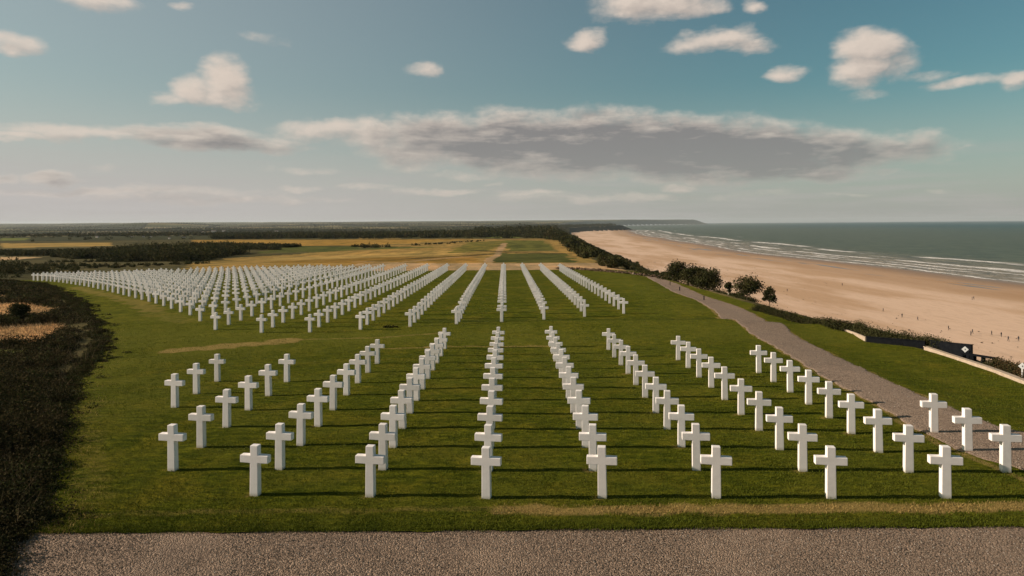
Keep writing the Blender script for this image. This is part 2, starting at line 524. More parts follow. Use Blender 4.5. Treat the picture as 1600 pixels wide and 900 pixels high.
M = dict(ground=mat_ground(), lawn=mat_lawn(), gravel=mat_gravel('road_gravel', (1.02, .88, .77)), path=mat_gravel('path_gravel', (1.15, 1.02, .92)),
         beach=mat_beach(), sea=mat_sea(), leaf=mat_leaf('foliage'), grass=mat_leaf('grass_blades'),
         marble=mat_marble(), marble2=mat_marble(False), bark=mat_simple('bark', (.06, .045, .03), (.12, .09, .065), 9),
         palewood=mat_simple('pale_bark', (.42, .36, .29), (.6, .54, .46), 12),
         concrete=mat_simple('pale_concrete', (.36, .28, .205), (.48, .385, .29), 5, .85, .4, .02),
         darkwall=mat_simple('dark_boards', (.005, .006, .008), (.010, .011, .013), 4, .9, .3, .02, .05),
         white=mat_simple('white_paint', (.80, .80, .78), (.86, .86, .84), 8, .5, .05, .002),
         greypaint=mat_simple('grey_paint', (.12, .13, .13), (.2, .2, .2), 8, .5, .05, .002),
         stone=mat_simple('field_stone', (.20, .15, .10), (.40, .31, .21), 4, .9, .8, .06),
         rock=mat_leaf('pebble_stone'),
         skin=mat_simple('dark_clothing', (.02, .02, .025), (.05, .045, .05), 5, .8, .1, .01),
         house=mat_simple('pale_render', (.55, .50, .44), (.70, .65, .58), 2, .8, .1, .01),
         roof=mat_simple('slate_roof', (.10, .085, .08), (.17, .14, .12), 2, .8, .1, .01))

# ------------------------------------------------------------------ outlines taken from the photo
LEFT_PX = [(66, 838), (75, 800), (88, 745), (100, 695), (108, 650), (122, 612), (150, 575), (166, 542), (165, 522), (153, 500), (135, 480), (105, 462), (78, 449), (52, 441), (0, 437)]
LW = np.array(wp(LEFT_PX))
LW = LW[np.argsort(LW[:, 1])]
def lawn_left(y):
    y = np.asarray(y, float)
    base = np.interp(y, LW[:, 1], LW[:, 0])
    return base + (vnoise(y * 1.3, y * 0, 21) - .5) * .7 + (vnoise(y * 5, y * 0, 22) - .5) * .25
Y0, Y1 = 13.12, float(at(800, 422.2)[1])
print('lawn depth', Y0, Y1, LW[0], LW[-1])
PATH_L = wp([(1008, 431.5), (1030, 444), (1050, 456), (1090, 470), (1120, 492), (1160, 512), (1200, 536), (1240, 560), (1265, 580), (1330, 615), (1400, 655), (1480, 700), (1540, 727), (1600, 752)])
PATH_R = wp([(1020, 430.5), (1056, 443), (1100, 463), (1150, 479), (1200, 504), (1250, 530), (1300, 554), (1400, 602), (1500, 648), (1600, 690)])

# ------------------------------------------------------------------ land colour
def land_color(x, y):
    n = x.shape
    c = np.empty(n + (3,)); c[:] = (.085, .075, .035)                       # rough heath
    f = fbm(x / 14, y / 14, 31)[..., None]
    c = c * (.6 + .8 * f)
    dark = np.array((.030, .032, .014)); gold = np.array((.34, .225, .075)); pale = np.array((.46, .31, .185)); green = np.array((.085, .095, .026))
    def put(poly, col, k=.95, w=1.0):
        jx = (vnoise(x / 6, y / 6, 40) - .5) * w * 4; jy = (vnoise(x / 6, y / 6, 41) - .5) * w * 4
        m = in_poly(x + jx, y + jy, poly)
        c[m] = c[m] * (1 - k) + np.asarray(col) * k * (.8 + .4 * fbm(x[m] / 25, y[m] / 9, 50)[..., None])
    # patchwork country beyond
    far = y > 560
    th = .25; xr = x * math.cos(th) + y * math.sin(th); yr = -x * math.sin(th) + y * math.cos(th)
    sx, sy = 420., 300.
    xr2 = xr + 90 * np.sin(yr / 400); yr2 = yr + 60 * np.sin(xr / 330)
    ci, cj = np.floor(xr2 / sx), np.floor(yr2 / sy)
    h = np.sin(ci * 12.9898 + cj * 78.233) * 43758.5453; h -= np.floor(h)
    pal = np.array([(.06, .068, .03), (.10, .105, .045), (.15, .14, .07), (.28, .22, .12), (.05, .055, .03), (.21, .18, .10), (.04, .045, .025)])
    pc = pal[(h * 6.99).astype(int)]
    ex = np.minimum((xr2 / sx) % 1, 1 - (xr2 / sx) % 1) * sx; ey = np.minimum((yr2 / sy) % 1, 1 - (yr2 / sy) % 1) * sy
    hedge = (np.minimum(ex, ey) < 9)
    pc = np.where(hedge[..., None], np.array((.022, .025, .012)), pc)
    c[far] = pc[far]
    put(wp([(300, 412), (345, 404), (470, 396), (560, 388), (560, 374.5), (870, 372.5), (900, 395), (940, 412), (1000, 420), (1000, 424), (300, 424)]), gold * .95)
    put(wp([(300, 375), (560, 374), (740, 374.5), (640, 380), (560, 383.5), (460, 384), (300, 382)]), gold * (1.05, .95, .7))
    put(wp([(440, 384), (560, 385.5), (700, 386), (560, 391), (400, 396)]), green * 1.1)
    put(wp([(420, 400), (600, 396), (740, 390), (730, 396), (600, 402), (420, 407)]), gold * (1.12, 1.15, 1.2))
    put(wp([(430, 408), (700, 402), (700, 408), (560, 412), (430, 412)]), gold * (.75, .68, .5))
    put(wp([(730, 378), (790, 376), (770, 392), (700, 396)]), green * (1.9, 1.5, 1.3))
    put(wp([(640, 403), (750, 397), (745, 409), (640, 411)]), gold * (.9, .8, .62))
    put(wp([(787, 375.5), (850, 376), (884, 392), (792, 393)]), green * (1.25, 1.2, 1.1))
    put(wp([(852, 378), (872, 384), (890, 392), (868, 392)]), gold * .9)
    put(wp([(769, 395.5), (884, 395.5), (905, 408), (900, 411), (764, 410)]), green * (.8, .85, .85))
    put(wp([(784, 380), (793, 380), (768, 410), (752, 410)]), pale * .85, .9, .3)
    for q in ([(560, 385.3), (690, 379), (740, 376)], [(640, 384.5), (560, 388)], [(740, 391), (800, 394.5), (890, 396)], [(640, 404.5), (700, 401), (762, 397)], [(760, 374.5), (870, 373.5)], [(560, 374), (740, 375)]):
        d = seg_dist(x, y, wp(q)); m = d < 1.2 + y * .006; c[m] = c[m] * .3 + np.array((.05, .042, .02)) * .7
    for q in ([(560, 409), (640, 411)], [(640, 408.5), (700, 403), (740, 401)], [(600, 386.5), (560, 387)]):
        d = seg_dist(x, y, wp(q)); m = d < .8 + y * .004; c[m] = c[m] * .4 + pale * .6
    put(wp([(560, 411.5), (640, 411), (900, 411), (960, 413), (1010, 421), (1010, 428), (560, 426)]), pale)
    put(wp([(0, 380), (172, 379), (172, 384), (0, 388)]), gold * 1.15)
    put(wp([(0, 372), (45, 372), (40, 375.5), (0, 376)]), green * 1.8)
    put(wp([(-60, 400), (78, 402), (20, 406.5), (-60, 408)]), pale * 1.1)
    put(wp([(760, 369), (812, 369), (812, 372), (760, 372)]), green * 1.9)
    put(wp([(560, 371), (625, 370), (625, 373), (560, 373)]), gold * 1.1)
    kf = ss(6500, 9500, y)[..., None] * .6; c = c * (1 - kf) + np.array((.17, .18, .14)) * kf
    # dry clearings among the scrub on the left
    for q in ([(-60, 476), (40, 474), (86, 482), (84, 490), (60, 494), (-60, 494)], [(-60, 516), (20, 512), (88, 506), (104, 512), (80, 526), (55, 541), (0, 537), (-60, 538)], [(-10, 463), (14, 463), (14, 468), (-10, 468)]):
        put(wp(q), pale * (1.15, 1.0, .80), 1, .12)
    put(wp([(-60, 545), (60, 545), (60, 560), (-60, 562)]), green * 1.5, .9, .1)
    s = x - coast(y)
    m = s > 1.0
    c[m] = (.085, .078, .036)
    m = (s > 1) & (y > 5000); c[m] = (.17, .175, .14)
    m = (s > -30) & (y > 1500) & (x < 700) & (y < 4600); c[m] = (.026, .03, .015)
    m = (s > -2.2) & (s <= 1.0) & (y > 60); c[m] = (.16, .13, .06)
    return c

# ------------------------------------------------------------------ ground and beach, one polar sheet cut in two
az = np.unique(np.concatenate([np.linspace(-180, -60, 40), np.linspace(-60, -47, 40), np.arange(-47, 47, .12), np.linspace(47, 60, 40), np.linspace(60, 179.9, 40)])) * math.pi / 180
rad = np.geomspace(2.0, 15500, 640)
AZg, RR = np.meshgrid(az, rad)
GX = RR * np.sin(AZg); GY = -4 + RR * np.cos(AZg)
GZ = terrain(GX, GY)
lawn_area = (GY > Y0 - .1) & (GY < Y1 + .1) & (GX < coast(GY) - .1) & (GX > lawn_left(GY))
GZ = np.where(lawn_area, GZ - .05, GZ + 0.0)
road_area = (GY <= Y0 - .1) & (GX > -12) & (GX < 60)
GZ = np.where(road_area, GZ - .03, GZ)
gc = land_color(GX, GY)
FA = grid_faces(*GX.shape)
sF = (GX - coast(GY) - np.interp(GY, [0, 150, 800, 3000, 9000, 12000], [34, 38, 50, 50, 130, 290])).ravel()[FA].mean(1)
wet = (GX - shore(GY)).ravel()[FA].mean(1)
yF = GY.ravel()[FA].mean(1)
V = np.stack([GX, GY, GZ], -1).reshape(-1, 3)
def sub(mask):
    f = FA[mask]; u, inv = np.unique(f, return_inverse=True)
    return u, inv.reshape(f.shape)
u, f = sub((sF <= 0) | ((yF > 4700) & (wet < 90)))
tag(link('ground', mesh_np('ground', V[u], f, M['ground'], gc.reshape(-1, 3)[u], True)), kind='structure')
u, f = sub((sF > 0) & (wet < 90) & (yF > -300) & (yF <= 4700))
tag(link('beach', mesh_np('beach', V[u], f, M['beach'], None, True, {'off': (shore(GY) - GX).ravel()[u]})), kind='structure')

# sea: sheet from the shallows to the horizon
ys = np.concatenate([np.linspace(-300, 100, 10), np.geomspace(120, 24000, 420)])
offs = np.concatenate([np.linspace(-40, 300, 90), np.geomspace(306, 26000, 110)])
OO, YY = np.meshgrid(offs, ys)
XX = shore(YY) + OO
keep = np.hypot(XX, YY)
tag(link('sea', mesh_np('sea', np.stack([XX, YY, np.full_like(XX, -36.0)], -1).reshape(-1, 3), grid_faces(*XX.shape), M['sea'], None, True, {'off': OO.ravel()})), kind='structure')

# ------------------------------------------------------------------ lawn, road, path
yl = np.concatenate([np.arange(Y0, 34, .14), np.arange(34, Y1, .3), [Y1]])
tl = np.linspace(0, 1, 420) ** 1.0
TT, YL = np.meshgrid(tl, yl)
xr_ = coast(YL) - .15
XL = lawn_left(YL) * (1 - TT) + xr_ * TT
YL2 = YL.copy(); YL2[0] += (fbm(XL[0] * 1.1, XL[0] * 0, 60, 5) - .55) * .34
LZ = terrain(XL, YL2) + .03 + (fbm(XL * 1.4, YL2 * 1.4, 61, 2) - .5) * .03
dry = np.zeros_like(XL)
def strip(pts, w, k):
    global dry
    d = seg_dist(XL + (vnoise(XL, YL, 71) - .5) * w, YL2 + (vnoise(XL * 2, YL * 2, 72) - .5) * w * .7, pts)
    dry = np.maximum(dry, k * (1 - ss(w * .3, w, d)))
strip([(-.2, 13.95), (17, 13.95)], .34, 1.0)
strip([(-9, 13.9), (-.2, 14.1)], .3, .45)
strip(wp([(265, 550), (330, 544), (400, 538), (460, 532)]), 1.05, 1.0)
strip(wp([(470, 531), (600, 528), (700, 520)]), .35, .6)
strip(wp([(600, 546), (700, 542), (800, 542), (860, 541)]), .35, .7)
strip(wp([(118, 449), (165, 462), (210, 472), (240, 487)]), 1.5, .5)
strip(wp([(240, 490), (290, 503)]), 1.8, .38)
strip(wp([(1120, 497), (1155, 503)]), .35, 1.2)
strip([(a + .6, b) for a, b in zip(*[list(q) for q in (lawn_left(np.arange(13.3, 24, 1.)), np.arange(13.3, 24, 1.))])], .8, .35)
strip(PATH_L[2:], .22, .7); strip(PATH_R, .22, .7)
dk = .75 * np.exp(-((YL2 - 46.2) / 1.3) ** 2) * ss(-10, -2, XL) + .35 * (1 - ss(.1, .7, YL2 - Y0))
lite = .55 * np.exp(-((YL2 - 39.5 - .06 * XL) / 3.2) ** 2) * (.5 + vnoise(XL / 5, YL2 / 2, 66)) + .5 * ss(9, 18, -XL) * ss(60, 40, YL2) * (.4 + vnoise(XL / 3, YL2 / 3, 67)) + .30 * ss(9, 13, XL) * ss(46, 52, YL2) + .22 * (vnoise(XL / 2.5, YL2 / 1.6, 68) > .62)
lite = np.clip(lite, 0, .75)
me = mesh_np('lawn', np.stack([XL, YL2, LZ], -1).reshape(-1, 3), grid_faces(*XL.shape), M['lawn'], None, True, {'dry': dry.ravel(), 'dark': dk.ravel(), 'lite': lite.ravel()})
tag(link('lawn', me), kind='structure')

xg = np.linspace(-14, 60, 300); yg = np.linspace(-8, Y0 + .25, 110)
XG, YG = np.meshgrid(xg, yg)
ZG = .004 + (fbm(XG * .8, YG * .8, 81, 3) - .5) * .03
tag(link('gravel_road', mesh_np('gravel_road', np.stack([XG, YG, ZG], -1).reshape(-1, 3), grid_faces(*XG.shape), M['gravel'], None, True)), kind='structure')

def resample(pts, n):
    p = np.array(pts); d = np.r_[0, np.cumsum(np.hypot(*np.diff(p, axis=0).T))]
    t = np.linspace(0, d[-1], n)
    x = np.interp(t, d, p[:, 0]); y = np.interp(t, d, p[:, 1])
    k = np.ones(5) / 5
    for a in (x, y): a[2:-2] = np.convolve(a, k, 'valid')
    return np.stack([x, y], -1)
LA = np.array(sorted(PATH_L + [(PATH_L[-1][0] + 5.5, PATH_L[-1][1] - 3.2)], key=lambda p: p[1]))
RA = np.array(sorted(PATH_R + [(PATH_R[-1][0] + 9, PATH_R[-1][1] - 5.6)], key=lambda p: p[1]))
yp_ = np.arange(max(LA[0, 1], RA[0, 1]), min(LA[-1, 1], RA[-1, 1]), .16)
kk = np.hanning(49); kk /= kk.sum()
def smooth(v): return np.convolve(np.pad(v, 24, 'reflect', reflect_type='odd'), kk, 'valid')
xa_ = smooth(np.interp(yp_, LA[:, 1], LA[:, 0])) + (fbm(yp_ * 1.6, yp_ * 0, 90, 3) - .5) * .35
xb_ = smooth(np.interp(yp_, RA[:, 1], RA[:, 0])) + (fbm(yp_ * 1.6, yp_ * 0, 92, 3) - .5) * .35
tt = np.linspace(0, 1, 40)
PX = xa_[:, None] * (1 - tt) + xb_[:, None] * tt; PYY = np.repeat(yp_[:, None], 40, 1)
PZ = terrain(PX, PYY) + .062
PZ[:, [0, -1]] -= .03
tag(link('path', mesh_np('path', np.stack([PX, PYY, PZ], -1).reshape(-1, 3), grid_faces(*PX.shape), M['path'], None, True)), kind='structure')
PATH_POLY = list(zip(xa_, yp_)) + list(zip(xb_[::-1], yp_[::-1]))

# ------------------------------------------------------------------ blades and pebbles (uncountable)
def blades(x, y, z, h, w, col):
    n = len(x)
    a = rng.uniform(0, 2 * math.pi, n); l = rng.normal(0, .45, (n, 2)) * h[:, None]
    dx, dy = np.cos(a) * w / 2, np.sin(a) * w / 2
    V = np.empty((n, 3, 3))
    V[:, 0] = np.stack([x - dx, y - dy, z], -1); V[:, 1] = np.stack([x + dx, y + dy, z], -1)
    V[:, 2] = np.stack([x + l[:, 0], y + l[:, 1], z + h], -1)
    return V.reshape(-1, 3), np.arange(3 * n).reshape(n, 3), np.repeat(col, 3, 0)

N = 330000
yb = Y0 + (46 - Y0) * rng.random(N) ** 1.75
xb = rng.uniform(-1, 1, N) * (yb * .80 + 1)
xb = np.where(xb > 0, np.minimum(xb, 99), xb)
ok = (xb > lawn_left(yb) - .3) & (xb < coast(yb) - .2) & ~in_poly(xb, yb, PATH_POLY)
xb, yb = xb[ok], yb[ok]
edge_j = rng.normal(0, .05, len(yb)); yb = yb + np.minimum(edge_j, 0)
# mow/dry tint follows the turf
nd = fbm(xb * .5, yb * .5, 100); nf = fbm(xb * 2.5, yb * 5, 101); rnd = rng.random(len(xb))
gcol = np.array((.052, .070, .008))[None] * (1 - nf[:, None]) + np.array((.110, .124, .013))[None] * nf[:, None]
yel = np.clip((nd - .5) * 2.6 + (rnd - .6) * .7, 0, 1)[:, None]
gcol = gcol * (1 - yel * .6) + np.array((.175, .145, .022)) * yel * .6
drys = (1 - ss(.12, .34, np.abs(yb - 13.95 + (vnoise(xb, yb, 5) - .5) * .2))) * ss(-.8, .4, xb)
drys = np.maximum(drys, (1 - ss(.2, 1.2, xb - lawn_left(yb))) * .28)
dd = (rng.random(len(xb)) < drys * .95)
gcol[dd] = np.array((.34, .235, .085)) * (.7 + .6 * rng.random((dd.sum(), 1)))
gcol *= (.75 + .5 * rng.random((len(xb), 1)))
h = rng.uniform(.022, .055, len(xb)); tuft = vnoise(xb * 3, yb * 3, 7) > .78; h[tuft] *= 1.35
w = rng.uniform(.008, .018, len(xb)) * (1 + (yb - Y0) / 30)
V_, F_, C_ = blades(xb, yb, terrain(xb, yb) + .025, h, w, gcol)
tag(link('grass', mesh_np('grass', V_, F_, M['grass'], C_)), 'short mown grass blades covering the cemetery lawn', 'grass', kind='stuff')

OCT = np.array([(1, 0, 0), (0, 1, 0), (-1, 0, 0), (0, -1, 0), (0, 0, 1), (0, 0, -1)], float)
OF = np.array([(0, 1, 4), (1, 2, 4), (2, 3, 4), (3, 0, 4), (1, 0, 5), (2, 1, 5), (3, 2, 5), (0, 3, 5)])
def pebbles(x, y, z, r, col):
    n = len(x)
    a = rng.uniform(0, 6.28, n); sc = rng.uniform(.6, 1.3, (n, 3)) * r[:, None]; sc[:, 2] *= .7
    P = OCT[None] * sc[:, None]
    P = P + rng.normal(0, .12, P.shape) * r[:, None, None]
    ca, sa = np.cos(a)[:, None], np.sin(a)[:, None]
    X = P[..., 0] * ca - P[..., 1] * sa; Y = P[..., 0] * sa + P[..., 1] * ca
    V = np.stack([X + x[:, None], Y + y[:, None], P[..., 2] + z[:, None]], -1)
    return V.reshape(-1, 3), (OF[None] + 6 * np.arange(n)[:, None, None]).reshape(-1, 3), np.repeat(col, 6, 0)
def stone_cols(n):
    k = rng.random((n, 1)); c = np.array((.11, .083, .063)) * (1 - k) + np.array((.36, .29, .225)) * k
    b = rng.random(n) < .05; c[b] = (.55, .49, .43)
    return c * rng.uniform(.8, 1.15, (n, 1))
n = 90000
x = rng.uniform(-10.5, 12, n); y = rng.uniform(9.6, Y0 + .03, n)
r = rng.uniform(.004, .013, n); bg_ = rng.random(n) < .012; r[bg_] *= 1.9
V_, F_, C_ = pebbles(x, y, terrain(x, y) + .01, r, stone_cols(n))
tag(link('road_pebbles', mesh_np('road_pebbles', V_, F_, M['rock'], C_)), 'loose brown gravel stones on the near gravel road', 'gravel', kind='stuff')
n = 60000
x = rng.uniform(6, 21, n); y = 16 + 30 * rng.random(n) ** 1.5
ok = in_poly(x, y, PATH_POLY); x, y = x[ok], y[ok]; n = len(x)
V_, F_, C_ = pebbles(x, y, terrain(x, y) + .066, rng.uniform(.006, .018, n), stone_cols(n) * .92)
tag(link('path_pebbles', mesh_np('path_pebbles', V_, F_, M['rock'], C_)), 'loose gravel stones on the winding path', 'gravel', kind='stuff')

# ------------------------------------------------------------------ foliage
PAL_BUSH = np.array([(.030, .034, .013), (.042, .046, .016), (.055, .045, .020), (.024, .028, .011), (.066, .060, .022)])
def clumps(cx, cy, cz, rx, rh, nleaf, leaf, pal=PAL_BUSH, up=.0, seed=None):
    """leaf quads spread through the volume of many domes; arrays in, one mesh out"""
    n = len(cx)
    nl = np.broadcast_to(nleaf, (n,)).astype(int)
    idx = np.repeat(np.arange(n), nl); m = len(idx)
    d = rng.normal(size=(m, 3)); d /= np.linalg.norm(d, axis=1)[:, None]
    d[:, 2] = np.abs(d[:, 2]) if up == 0 else d[:, 2]
    rr = rng.random(m) ** .42
    lump = .72 + .55 * vnoise(d[:, 0] * 2.4 + idx * 3.7, d[:, 1] * 2.4 + d[:, 2] * 2.1 + idx * 1.9, 3)
    p = d * (rr * lump)[:, None]
    C = np.stack([cx[idx] + p[:, 0] * rx[idx], cy[idx] + p[:, 1] * rx[idx], cz[idx] + p[:, 2] * rh[idx]], -1)
    lf = np.broadcast_to(leaf, (n,))[idx] * rng.uniform(.6, 1.4, m)
    a = rng.normal(size=(m, 3)); a /= np.linalg.norm(a, axis=1)[:, None]
    b = rng.normal(size=(m, 3)); b -= (a * b).sum(1)[:, None] * a; b /= np.linalg.norm(b, axis=1)[:, None]
    a *= lf[:, None] * .5; b *= lf[:, None] * .32
    Q = np.stack([C - a, C + b, C + a, C - b], 1)
    own = pal[rng.integers(0, len(pal), n)][idx]
    col = own * .65 + pal[rng.integers(0, len(pal), m)] * .35
    col = col * rng.uniform(.7, 1.35, (m, 1))
    return Q.reshape(-1, 3), np.arange(4 * m).reshape(m, 4), np.repeat(col, 4, 0)

# scrub on the left, thinning round the dry clearings
CLEAR = [wp(q) for q in ([(-60, 475), (40, 473), (92, 481), (88, 492), (60, 496), (-60, 496)], [(-60, 513), (20, 509), (92, 504), (108, 512), (84, 528), (58, 543), (0, 540), (-60, 540)], [(-12, 462), (16, 462), (16, 469), (-12, 469)], [(-60, 546), (52, 546), (52, 558), (-60, 560)])]
n = 12000
y = 9.0 + 92 * rng.random(n) ** 1.35
xe = np.where(y < 13.3, -9.3 + (13.3 - y) * .22, lawn_left(np.maximum(y, 13.2))) - .35 - 1.5 * ss(20, 30, y) * (1 - ss(60, 80, y)) + (vnoise(y * .9, y * 0, 30) - .5) * 1.1
wd = np.interp(y, [9, 20, 40, 60, 101], [9, 13, 20, 26, 34])
q = rng.random(n); x = xe - wd * q ** 1.15
ok = np.ones(n, bool)
for c_ in CLEAR: ok &= ~in_poly(x, y, c_)
ok &= x > -.80 * y - 7
x, y, q = x[ok], y[ok], q[ok]; n = len(x)
dist_e = np.interp(y, [9, 101], [1, 1]) * (np.where(y < 13.3, -9.3 + (13.3 - y) * .22, lawn_left(np.maximum(y, 13.2))) - x)
hh = (.36 + .50 * ss(.6, 4.0, dist_e)) * rng.uniform(.55, 1.35, n) * (1 + .5 * (vnoise(x * .35, y * .35, 33) - .5)) * np.interp(y, [9, 30, 101], [1.15, 1.0, .8])
rx = rng.uniform(.35, .75, n) * np.interp(y, [9, 101], [.9, 1.5])
nl = np.interp(y, [9, 20, 40, 101], [460, 270, 120, 44])
lf = np.interp(y, [9, 20, 40, 101], [.042, .058, .10, .25])
hh *= np.interp(y, [22, 32], [1.0, .62])
V_, F_, C_ = clumps(x, y, terrain(x, y) - .04, rx, hh, nl, lf, np.array([(.022, .022, .010), (.032, .030, .012), (.050, .036, .018), (.018, .020, .009), (.070, .052, .022), (.034, .026, .013), (.045, .055, .016), (.085, .066, .030)]))
print('scrub leaves', len(F_))
tag(link('scrub', mesh_np('scrub', V_, F_, M['leaf'], C_)), 'low dark heath scrub covering the left side beside the lawn', 'scrub', kind='stuff')
n = 2000; yb = 9.5 + 85 * rng.random(n) ** 1.4
xb = np.where(yb < 13.3, -9.3 + (13.3 - yb) * .22, lawn_left(np.maximum(yb, 13.2))) - .9 + np.abs(rng.normal(0, .42, n)) * np.interp(yb, [9, 95], [1, 2.2])
hs = rng.uniform(.05, .26, n) * np.exp(-np.abs(rng.normal(0, .4, n)))
V_, F_, C_ = clumps(xb, yb, terrain(xb, yb), rng.uniform(.08, .3, n) * np.interp(yb, [9, 95], [1, 2]), hs, np.interp(yb, [9, 95], [90, 25]), np.interp(yb, [9, 95], [.035, .16]), np.array([(.030, .036, .012), (.055, .052, .018), (.045, .032, .015)]))
tag(link('undergrowth', mesh_np('undergrowth', V_, F_, M['leaf'], C_)), 'low ragged undergrowth where the scrub meets the lawn', 'undergrowth', kind='stuff')
# dead stalks standing out of it
n = 5200
yb = 9.5 + 40 * rng.random(n) ** 1.2
xb = np.where(yb < 13.3, -9.2, lawn_left(np.maximum(yb, 13.2))) - .5 - rng.random(n) * 8
c_ = np.array((.16, .12, .07))[None] * rng.uniform(.4, 1.3, (n, 1))
V_, F_, C_ = blades(xb, yb, terrain(xb, yb) + .1, rng.uniform(.15, .5, n), rng.uniform(.008, .016, n), c_)
tag(link('dry_stalks', mesh_np('dry_stalks', V_, F_, M['leaf'], C_)), 'thin brown dry stalks standing in the dark scrub', 'dry stalks', kind='stuff')
# dry tussocks in the clearings
px_, py_ = [], []
for c_ in CLEAR[:3]:
    c_ = np.array(c_); a = rng.uniform(c_.min(0), c_.max(0), (6000, 2)); k = in_poly(a[:, 0], a[:, 1], [tuple(v) for v in c_]); px_.append(a[k, 0]); py_.append(a[k, 1])
xb, yb = np.concatenate(px_), np.concatenate(py_); n = len(xb)
c_ = np.array((.48, .32, .17))[None] * rng.uniform(.45, 1.3, (n, 1))
V_, F_, C_ = blades(xb, yb, terrain(xb, yb), rng.uniform(.05, .2, n), rng.uniform(.03, .09, n), c_)
tag(link('dry_grass', mesh_np('dry_grass', V_, F_, M['leaf'], C_)), 'straw coloured dry grass in the sandy clearings', 'dry grass', kind='stuff')

def woods(polys, pal=PAL_BUSH):
    """list of (ground outline, count, h0, h1, leaves, leaf size, outline of the tree tops)"""
    Vs, Fs, Cs, o = [], [], [], 0
    for poly, n, h0, h1, nl, lf, *cap in polys:
        P = np.array(poly); lo, hi = P.min(0), P.max(0)
        a = rng.uniform(lo, hi, (n * 12, 2)); a = a[in_poly(a[:, 0], a[:, 1], [tuple(v) for v in P])][:n]
        a = a[fbm(a[:, 0] / 26, a[:, 1] / 16, 77, 3) > (.45 if h1 < 5.5 else 0)]
        if len(a) == 0: continue
        x, y = a[:, 0], a[:, 1]; h = rng.uniform(h0, h1, len(x)) * (.7 + .6 * vnoise(x / 30, y / 30, 8))
        if cap:
            qx, qy = proj(x, y, terrain(x, y)); lim = (qy - np.interp(qx, cap[0][0], cap[0][1])) * y / F
            k = lim > .25 * h0; x, y, h, lim = x[k], y[k], h[k], lim[k]
            h = np.minimum(h, lim * rng.uniform(.7, 1.05, len(h)))
        v, f, c = clumps(x, y, terrain(x, y) - h * .1, h * rng.uniform(.45, .8, len(x)), h * .95, nl, lf, pal)
        Vs.append(v); Fs.append(f + o); Cs.append(c); o += len(v)
    return np.concatenate(Vs), np.concatenate(Fs), np.concatenate(Cs)

V_, F_, C_ = woods([
    (wp([(-60, 400), (0, 399.5), (75, 399), (130, 400), (200, 390), (330, 386), (400, 384), (476, 384.5), (400, 394), (345, 402), (312, 408), (240, 413.5), (150, 408), (90, 402), (20, 400)]), 1700, 2.4, 5.2, 120, .55, ([-60, 130, 190, 240, 330, 400, 480], [388.5, 387, 381, 374.5, 374.5, 377.5, 380])),
    (wp([(-60, 399.6), (75, 399.4), (160, 396), (160, 390), (75, 391), (-60, 392)]), 500, 1.4, 2.6, 60, .5, ([-60, 130, 190], [388.5, 387, 381])),
    (wp([(0, 409), (230, 409), (330, 409), (330, 411.5), (170, 420), (60, 434), (0, 434)]), 420, .4, 1.5, 70, .28),
    (wp([(-60, 414), (44, 412), (40, 431), (-60, 434)]), 130, 1.3, 2.6, 160, .34),
    (wp([(60, 407), (230, 409), (330, 409), (330, 411.5), (170, 417), (40, 426)]), 130, .5, 1.1, 80, .25),
    (wp([(-60, 366), (330, 366), (330, 374), (200, 375.5), (-60, 378)]), 420, 2.5, 5, 50, .9),
    (wp([(505, 387), (560, 385.2), (615, 386.3), (560, 388)]), 60, 1.0, 2.2, 60, .5),
    (wp([(640, 383.2), (760, 375.6), (762, 376.2), (650, 384.2)]), 60, .6, 1.2, 40, .5),
])
tag(link('scrub_wood', mesh_np('scrub_wood', V_, F_, M['leaf'], C_)), 'dark low scrub wood behind the far left graves', 'wood', kind='stuff')
V_, F_, C_ = woods([
    (wp([(330, 373.6), (620, 372.4), (770, 371.8), (770, 366), (620, 366), (330, 367)]), 1500, 6, 9, 70, 1.3, ([330, 600, 740, 800, 870], [364, 361, 357, 354, 352])),
    (wp([(720, 374), (770, 372), (880, 372.5), (870, 363.5), (800, 361), (740, 362)]), 900, 8, 12, 110, 1.2, ([330, 600, 740, 800, 870], [364, 361, 357, 354, 352])),
    ([(60, 800), (250, 3000), (450, 3330), (560, 3650), (440, 3760), (250, 3900), (0, 3000), (-60, 900)], 2600, 9, 13, 40, 2.8),
])
tag(link('woodland', mesh_np('woodland', V_, F_, M['leaf'], C_)), 'dark wood beyond the golden fields reaching the headland', 'wood', kind='stuff')
# hedgerows of the far country
px_, py_ = [], []
for k in range(330):
    y0 = 800 * (11 ** random.random()); x0 = random.uniform(-.80, .05) * y0
    a = .25 + random.choice((0, math.pi / 2)) * (random.random() < .4) + random.gauss(0, .06); L = random.uniform(150, 700) * (1 + y0 / 5000); s_ = 9 + y0 / 450
    t = np.arange(0, L, s_); px_.append(x0 + np.cos(a) * t + rng.normal(0, 3, len(t))); py_.append(y0 + np.sin(a) * t * .8 + rng.normal(0, 3, len(t)))
x, y = np.concatenate(px_), np.concatenate(py_)
gold_far = wp([(-80, 378.5), (175, 378.2), (175, 385), (-80, 389)])
ok = (x < coast(y) - 20) & (y < 9500) & ~in_poly(x, y, gold_far)
x, y = x[ok], y[ok]; h = rng.uniform(2.5, 5, len(x)) * (1 + y / 9000)
V_, F_, C_ = clumps(x, y, terrain(x, y) - 1, h * .8, h, 26, np.interp(y, [700, 9000], [1.9, 5.0]))
tag(link('hedgerows', mesh_np('hedgerows', V_, F_, M['leaf'], C_)), 'dark hedgerows and tree lines of the distant farmland', 'hedgerows', kind='stuff')
print('hedge leaves', len(F_))

